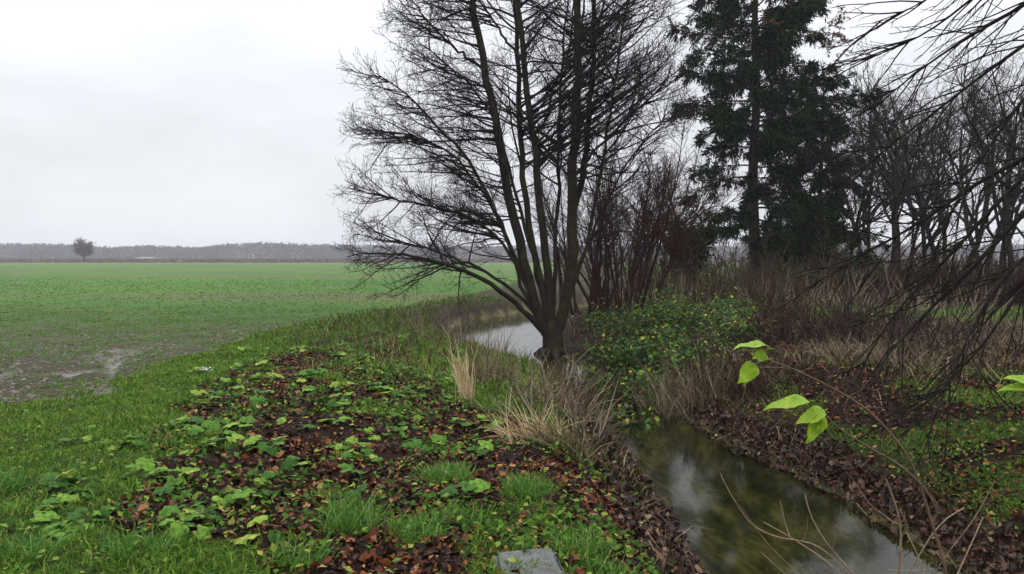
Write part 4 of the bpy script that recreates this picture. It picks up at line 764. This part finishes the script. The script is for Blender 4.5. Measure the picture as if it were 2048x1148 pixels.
# ------------------------------------------------------------------ overhanging tree at the right (trunk outside the view)
OB = np.array([7.4, 8.6, 0]); OB[2] = float(H(OB[0], OB[1])); over = thing('overhanging_tree', OB, 'tree outside the right edge whose bare mossy limbs hang into the view', 'tree')
a = Acc(); Qt = resample(np.array([OB + (0, 0, -.2), OB + (-.05, 0, 1.2), OB + (-.2, -.1, 2.6), OB + (-.3, -.1, 4.5), OB + (-.2, 0, 6.6)]), 16); a.tubes(Qt, np.linspace(.2, .07, 16), 12); a.build('trunk', M_over, over, OB)
LIMB = [  # pixel points from the trunk side inward, depth start, depth end, radii, hang (twigs droop), first point on trunk height
 ([(2150, 330), (2048, 425), (1986, 492), (1944, 538), (1886, 592), (1844, 634), (1790, 690), (1750, 745)], 8.3, 7.6, .040, .006, 2.5),
 ([(2140, 270), (2048, 355), (1973, 425), (1911, 504), (1852, 555), (1798, 617), (1756, 672), (1722, 740)], 8.5, 8.2, .030, .005, 2.7),
 ([(2150, 260), (2048, 318), (1960, 360), (1880, 420), (1800, 470), (1730, 505), (1660, 550), (1590, 590)], 8.7, 9.4, .030, .004, 2.8),
 ([(2130, 480), (2044, 571), (1986, 667), (1911, 751), (1850, 810), (1790, 860)], 8.0, 7.0, .024, .004, 2.2),
 ([(2150, 20), (2048, 90), (1955, 157), (1877, 219), (1800, 275), (1735, 330)], 8.8, 8.6, .026, .004, 4.2),
 ([(2150, -60), (2048, 12), (1975, 51), (1880, 110), (1800, 170), (1735, 230)], 8.7, 9.3, .026, .004, 4.6),
 ([(2160, 80), (2060, 180), (2000, 260), (1950, 340), (1905, 420), (1870, 500)], 8.2, 7.4, .024, .004, 3.8),
 ([(2120, -150), (2010, -60), (1930, 10), (1850, 70), (1770, 105), (1700, 130)], 8.9, 9.8, .024, .004, 5.2),
 ([(2160, 440), (2060, 500), (2000, 560), (1960, 620), (1930, 690), (1900, 760), (1870, 830)], 7.8, 6.6, .020, .004, 2.2),
 ([(2100, -220), (1990, -110), (1900, -30), (1820, 20), (1750, 45)], 8.7, 9.0, .02, .004, 5.6),
]
for s, (pl, y0, y1, r0, r1, zt) in enumerate(LIMB):
    Q = np.vstack([Qt[np.argmin(np.abs(Qt[:, 2] - OB[2] - zt))][None], pts(pl, y0, y1)]); Q = resample(Q, 20); a = Acc(); a.tubes(Q, np.linspace(r0 * 1.25, r1 * 1.3, 20), 7); lo = a.build('limb', M_over, over, OB)
    b_ = Acc(); dn = Q[-1] - Q[8]; p1, d1, t1, _ = spawn(Q[None], 20, .3, 1, .42, .2, (-.3, 0, -.15)); l1 = (.5 + 1.1 * rng.random(20)) * (1.25 - .6 * t1)
    P1 = shoot(p1, d1, l1, 9, .085, (-.1, 0, -.1)); b_.tubes(P1, rad(len(P1), 9, .0095, .0042), 4)
    p2, d2, t2, _ = spawn(P1, 3, .15, .95, .55, .2, (-.1, 0, 0)); l2 = .08 + .3 * rng.random(len(t2)); P2 = shoot(p2, d2, l2, 5, .14, (0, 0, -.2)); b_.tubes(P2, rad(len(P2), 5, .0045, .0028), 3)
    tag(b_.build('twigs', M_over, lo, OB, smooth=False), kind='stuff')

# ------------------------------------------------------------------ foreground sapling with the last green leaves
SY = 2.45
sb0 = np.array([at(1900, 1160, SY)[0] + .03, SY, 0]); sb0[2] = float(H(sb0[0], sb0[1])); sap = thing('leafy_sapling', sb0, 'thin sapling with drooping bright green leaves on the near bank', 'sapling')
main = [(1900, 1165), (1879, 1097), (1862, 1039), (1846, 990), (1829, 932), (1813, 903), (1780, 866), (1742, 820), (1697, 793), (1639, 762), (1573, 731), (1531, 717)]
Q = resample(np.vstack([sb0 + (0, 0, -.08), pts(main, SY, SY - .15)]), 40); a = Acc(); a.tubes(Q, np.linspace(.009, .0022, 40), 7); st1 = a.build('stem', M_sap, sap, sb0)
for pl, r0 in [([(1577, 733), (1580, 716), (1583, 700)], .0016), ([(1600, 742), (1560, 734), (1519, 736), (1507, 731)], .0016), ([(1742, 820), (1728, 800), (1722, 778)], .0015), ([(1813, 903), (1822, 880), (1820, 850)], .0015), ([(1697, 793), (1720, 782), (1738, 760)], .0014)]:
    a = Acc(); a.tubes(resample(pts(pl, SY - .12, SY - .15), 8), np.linspace(r0, .0009, 8), 5); a.build('side_twig', M_sap, sap, sb0)
a = Acc(); q2 = [(1862, 1050), (1880, 1030), (1850, 975), (1800, 930), (1730, 890), (1676, 857), (1647, 824), (1618, 806)]; a.tubes(resample(pts(q2, SY, SY - .2), 26), np.linspace(.0036, .0016, 26), 6); a.build('side_stem', M_sap, sap, sb0)
def leaf_mesh(Bp, Tp, wd, nh, arch=.0, fold=.25, nseg=12):
    Bp, Tp = np.asarray(Bp), np.asarray(Tp); ax = Tp - Bp; L = np.linalg.norm(ax); ax = ax / L; nh = np.asarray(nh, float); nh = nrm(nh - ax * (nh @ ax)); sd = np.cross(ax, nh); V = []
    for i in range(nseg + 1):
        s_ = i / nseg; w_ = wd * (s_ ** .5 * (1 - s_) ** 1.05 / .375 + .01) * (1 + .10 * (i % 2) * (s_ > .15)) * .5; c_ = Bp + ax * L * s_ + nh * arch * L * math.sin(math.pi * s_) + nh * .006 * math.sin(9 * s_)
        for k in (-1, -.5, 0, .5, 1): V.append(c_ + sd * k * w_ + nh * (fold * abs(k) * w_ - .12 * w_ * (k * k)))
    i = np.arange((nseg + 1) * 5).reshape(-1, 5); return np.array(V), np.stack([i[:-1, :-1], i[:-1, 1:], i[1:, 1:], i[1:, :-1]], -1).reshape(-1, 4)
m, t, b, o = mat_new('sapling_leaf'); M_sleaf = m
g = t.nodes.new('ShaderNodeNewGeometry'); n1 = noise(t, 45, 4, .6, g.outputs['Position']); rp0 = ramp(t, [(.3, (.13, .24, .012)), (.6, (.25, .39, .022)), (.8, (.36, .46, .05))]); t.links.new(n1.outputs[0], rp0.inputs[0]); n2 = noise(t, 130, 5, .7, g.outputs['Position']); sp_ = ramp(t, [(.62, (0, 0, 0)), (.72, (.8, .8, .8))]); t.links.new(n2.outputs[0], sp_.inputs[0]); rp = t.nodes.new('ShaderNodeMix'); rp.data_type = 'RGBA'; t.links.new(sp_.outputs[0], rp.inputs[0]); t.links.new(rp0.outputs[0], rp.inputs[6]); rp.inputs[7].default_value = (.16, .13, .03, 1); bq = t.nodes.new('ShaderNodeBump'); bq.inputs['Strength'].default_value = .5; bq.inputs['Distance'].default_value = .003; t.links.new(n1.outputs[0], bq.inputs['Height']); t.links.new(bq.outputs[0], b.inputs['Normal']); t.links.new(rp.outputs[2], b.inputs['Base Color']); b.inputs['Roughness'].default_value = .45; b.inputs['Specular IOR Level'].default_value = .2
tr = t.nodes.new('ShaderNodeBsdfTranslucent'); t.links.new(rp.outputs[2], tr.inputs[0]); ms = t.nodes.new('ShaderNodeMixShader'); ms.inputs[0].default_value = .3; t.links.new(b.outputs[0], ms.inputs[1]); t.links.new(tr.outputs[0], ms.inputs[2]); t.links.new(ms.outputs[0], o.inputs[0])
for (bx_, tx_, wd, nh, ar) in [((1540, 698), (1465, 703), .042, (0, -.25, 1), .16), ((1531, 708), (1503, 718), .034, (0, -.9, .4), .05), ((1510, 728), (1474, 768), .046, (.3, -.9, .5), .08), ((1506, 735), (1489, 774), .03, (-.6, -.7, .3), .05),
                            ((1618, 803), (1525, 823), .043, (.1, -.55, 1), .10), ((1649, 821), (1590, 850), .042, (.2, -.7, .8), .06), ((1645, 828), (1609, 888), .048, (.4, -.9, .25), .05), ((1640, 836), (1632, 858), .02, (.3, -.9, .2), .03)]:
    y_ = SY - .2; Bp, Tp = at(*bx_, y_), at(*tx_, y_ - .03); V, q = leaf_mesh(Bp, Tp, wd, nh, ar); a = Acc(); a.add(V, q); a.tubes(np.array([Bp - (Tp - Bp) * .12, Bp, Bp + (Tp - Bp) * .95]), np.array([.0011, .0012, .0005]), 4); a.build('leaf', M_sleaf, sap, sb0)
a = Acc(); a.tubes(resample(pts([(1531, 717), (1540, 704), (1540, 698)], SY - .15, SY - .2), 6), np.full(6, .0011), 4); a.tubes(resample(pts([(1531, 717), (1516, 726), (1507, 733)], SY - .15, SY - .2), 6), np.full(6, .0011), 4); a.build('leaf_stalk', M_sap, sap, sb0)

# bare dead shrub sticking up from the bottom edge
DY = 3.3; db = np.array([at(1760, 1250, DY)[0] - .02, DY, 0]); db[2] = float(H(db[0], db[1])); ds = thing('dead_shrub', db, 'pale leafless twigs of a shrub rising from the bottom right over the water', 'shrub')
for pl, r0, r1 in [([(1771, 957), (1788, 998), (1804, 1052), (1800, 1114), (1796, 1165)], .004, .007), ([(1929, 1015), (1887, 1039), (1867, 1064), (1842, 1104), (1815, 1150), (1800, 1185)], .0026, .005), ([(1813, 1064), (1838, 1114), (1862, 1165)], .003, .004), ([(1966, 1035), (1946, 1080), (1929, 1118), (1900, 1180)], .003, .0045),
                   ([(1610, 990), (1622, 1040), (1664, 1102), (1709, 1150), (1740, 1190)], .003, .006), ([(1440, 946), (1457, 982), (1502, 1052), (1556, 1077), (1606, 1081), (1639, 1091), (1690, 1140), (1735, 1190)], .002, .006), ([(1527, 1044), (1573, 1069), (1597, 1085), (1651, 1118), (1700, 1165)], .002, .004),
                   ([(1519, 1102), (1564, 1143), (1620, 1190)], .0016, .003), ([(1616, 1035), (1614, 1060), (1606, 1081)], .0016, .002), ([(1700, 950), (1740, 1010), (1786, 1044), (1804, 1052)], .0014, .0024), ([(1683, 1010), (1672, 1080), (1664, 1102)], .0012, .002), ([(1775, 1140), (1830, 1142), (1862, 1138)], .002, .002), ([(1887, 1039), (1872, 1005), (1850, 980)], .0012, .002),
                   ([(1480, 1010), (1530, 1085), (1600, 1150), (1680, 1210)], .0012, .003), ([(1560, 1000), (1571, 1050), (1580, 1074)], .0012, .0018), ([(1990, 960), (1950, 1040), (1890, 1110), (1850, 1180)], .0014, .003)]:
    off = rng.normal(0, .12); P_ = pts(pl, DY + off, DY); P_ = np.vstack([P_, db + (0, 0, -.05)]) if pl[-1][1] > 1145 else P_
    n = 6 * len(pl); a = Acc(); Q = resample(P_, n); a.tubes(Q, np.linspace(r0, r1, n), 6); a.build('twig', M_saptw, ds, db)

# leafy twig entering at the right edge
EY = 4.2; eb = np.array([at(2200, 900, EY)[0], EY, 0]); eb[2] = float(H(eb[0], eb[1])); es = thing('edge_sapling', eb, 'sapling at the right edge with one bright leaf pair and a dark bent twig', 'sapling')
for pl, r0, r1 in [([(1907, 630), (1936, 659), (1944, 722), (1994, 789), (2045, 839), (2130, 900)], .003, .007), ([(2020, 880), (1990, 800), (1975, 770), (1960, 745)], .0015, .003), ([(2075, 770), (2110, 790), (2150, 840)], .002, .004)]:
    P_ = np.vstack([pts(pl, EY), eb + (0, 0, .5), eb + (0, 0, -.05)]) if pl[-1][0] > 2100 else pts(pl, EY)
    a = Acc(); n = 8 * len(pl); a.tubes(resample(P_, n), np.linspace(r0, r1 * 1.3, n), 6); a.build('twig', M_shrub, es, eb)
for bx_, tx_, wd in [((2075, 770), (2005, 758), .075), ((2072, 774), (1993, 784), .06)]:
    V, q = leaf_mesh(at(*bx_, EY - .05), at(*tx_, EY - .1), wd, (.1, -.6, 1), .08); a = Acc(); a.add(V, q); a.build('leaf', M_sleaf, es, eb)

# ------------------------------------------------------------------ far background
M_far = island_mat('far_wood_twigs', [(0, (.055, .046, .05)), (.6, (.085, .07, .075)), (1, (.115, .092, .09))], .9)
r = np.random.default_rng(3); a = Acc(); nT = 4600; tx_ = r.uniform(-620, 640, nT); ty_ = r.uniform(560, 740, nT)
prof_px = [-300, 0, 140, 230, 290, 400, 450, 530, 640, 720, 900, 1100, 1400, 2400]; prof_h = [31, 31, 30, 23, 28, 23, 30, 33, 29, 28, 26, 26, 26, 30]
ht = np.interp(1024 + F * tx_ / ty_, prof_px, prof_h) * ty_ / F * (.82 + .22 * r.random(nT)); K = 38
cz = r.random((nT, K)) ** .75; rad_ = 4.4 * np.sqrt(np.clip(1.02 - cz ** 3, 0, 1)); an = r.random((nT, K)) * 6.283; rr = rad_ * np.sqrt(r.random((nT, K)))
C = np.stack([tx_[:, None] + rr * np.cos(an), ty_[:, None] + rr * np.sin(an), ht[:, None] * cz], -1).reshape(-1, 3); n = len(C)
d_ = nrm(r.normal(size=(n, 3)) * np.array([.5, .5, 1]) + np.array([0, 0, .3])) * (1.0 + 1.3 * r.random((n, 1))); s_ = nrm(np.cross(d_, r.normal(size=(n, 3)))) * (.35 + .4 * r.random((n, 1)))
a.add(np.stack([C - s_, C + s_, C + d_ * 1.0], 1), np.arange(n * 3).reshape(n, 3))
tag(a.build('far_wood', M_far, smooth=False), 'grey leafless wood along the horizon beyond the field', 'wood', kind='stuff')
# reddish reed and hedge strip at the far field edge
a = Acc(); n = 5000; x = r.uniform(-330, 330, n); y = r.uniform(268, 285, n); h_ = .15 + .3 * r.random(n); s_ = np.stack([.8 + .6 * r.random(n), 0 * x, 0 * x], 1); b0 = np.stack([x, y, 0 * x - .1], 1)
a.add(np.stack([b0 - s_, b0 + s_, b0 + np.stack([r.normal(0, .4, n), r.normal(0, .3, n), h_], 1)], 1), np.arange(n * 3).reshape(n, 3))
M_strip = island_mat('far_verge_weeds', [(0, (.035, .045, .022)), (.6, (.06, .055, .03)), (1, (.09, .06, .04))], .9)
tag(a.build('far_verge', M_strip, smooth=False), 'dark strip of rough grass along the far field edge', 'verge', kind='stuff')
# reddish reeds between the field and the wood
a = Acc(); n = 9000; x = r.uniform(-420, 420, n); y = r.uniform(300, 470, n); h_ = .8 + .9 * r.random(n); s_ = np.stack([.9 + .8 * r.random(n), 0 * x, 0 * x], 1); b0 = np.stack([x, y, 0 * x - .1], 1)
a.add(np.stack([b0 - s_, b0 + s_, b0 + np.stack([r.normal(0, .4, n), r.normal(0, .3, n), h_], 1)], 1), np.arange(n * 3).reshape(n, 3))
M_reed = island_mat('far_reeds', [(0, (.09, .055, .042)), (.6, (.13, .078, .058)), (1, (.17, .11, .08))], .9)
tag(a.build('far_reeds', M_reed, smooth=False), 'reddish brown reed band below the far wood', 'reeds', kind='stuff')
# lone round tree
p = np.array([at(168, 500, 300)[0], 300, 0]); lone = thing('round_tree', p, 'lone round crowned tree on the horizon at far left', 'tree'); lone.scale = (.74, .74, .74)
a = Acc(); a.tubes(np.array([[0, 0, -.3], [0, 0, 2], [.1, 0, 5], [0, 0, 9]]), np.array([.5, .4, .35, .15]), 8); a.build('trunk', M_bare, lone)
k = 90; d_ = nrm(r.normal(size=(k, 3))); El = np.array([0, 0, 7.6]) + d_ * np.array([5.2, 5.2, 4.2]) * (.8 + .2 * r.random((k, 1))); sl = np.linspace(0, 1, 8)
Pl = np.array([np.stack([e[0] * sl, e[1] * sl, 4.2 + (e[2] - 4.2) * sl ** .8], 1) for e in El])
a = Acc(); a.tubes(Pl, rad(k, 8, .16, .05), 4); p1, d1, t1, _ = spawn(Pl, 9, .3, 1, .8, .3, (0, 0, 0), r); P1 = shoot(p1, d1, .8 + 1.2 * r.random(len(t1)), 4, .15, (0, 0, 0), r); a.tubes(P1, rad(len(P1), 4, .07, .05), 3)
p2, d2, t2, _ = spawn(P1, 3, .2, 1, .8, .3, (0, 0, 0), r); P2 = shoot(p2, d2, .4 + .7 * r.random(len(t2)), 3, .1, (0, 0, 0), r); a.tubes(P2, rad(len(P2), 3, .05, .035), 3); a.build('crown', M_baretw, lone, smooth=False)
# low pale building on the horizon
p = np.array([at(292, 515, 500)[0], 500, 0]); fb = thing('farm_building', p, 'long low pale farm building on the horizon', 'building'); fb.scale = (.85, .8, .75)
m, t, b, o = mat_new('pale_cladding'); rp = ramp(t, [(.3, (.28, .28, .29)), (.7, (.36, .36, .37))]); t.links.new(noise(t, 2, 4).outputs[0], rp.inputs[0]); t.links.new(rp.outputs[0], b.inputs['Base Color'])
def boxv(x0, x1, y0, y1, z0, z1): return np.array([[x, y, z] for z in (z0, z1) for y in (y0, y1) for x in (x0, x1)], float), np.array([[0, 1, 5, 4], [1, 3, 7, 5], [3, 2, 6, 7], [2, 0, 4, 6], [4, 5, 7, 6], [2, 3, 1, 0]])
a = Acc(); a.add(*boxv(-6, 6, -3, 3, -.2, 1.3)); wl = a.build('wall', m, fb, smooth=False)
a = Acc(); a.add(np.array([[-6.3, -3.4, 1.3], [6.3, -3.4, 1.3], [6.3, 0, 2.3], [-6.3, 0, 2.3], [-6.3, 3.4, 1.3], [6.3, 3.4, 1.3]]), [np.array([[0, 1, 2, 3], [3, 2, 5, 4], [0, 4, 5, 1]]), np.array([[0, 3, 4], [1, 5, 2]])]); a.build('roof', m, fb, smooth=False)
m2, t, b, o = mat_new('dark_door'); b.inputs['Base Color'].default_value = (.06, .06, .06, 1)
for xd in (-3.5, 2.5): a = Acc(); a.add(*boxv(xd, xd + 1.6, -3.06, -2.9, -.1, 1.15)); a.build('door', m2, fb, smooth=False)

# ------------------------------------------------------------------ damp air
M_haze = bpy.data.materials.new('damp_air'); M_haze.use_nodes = True; t = M_haze.node_tree; t.nodes.clear(); o = t.nodes.new('ShaderNodeOutputMaterial'); v = t.nodes.new('ShaderNodeVolumePrincipled')
v.inputs['Color'].default_value = (.93, .95, 1, 1); v.inputs['Density'].default_value = .00055; v.inputs['Anisotropy'].default_value = .2; t.links.new(v.outputs[0], o.inputs['Volume'])
a = Acc(); a.add(*boxv(-2750, 2750, -150, 2750, -2.5, 26)); tag(a.build('haze', M_haze, smooth=False), 'pale damp air over the field', 'haze', kind='stuff')
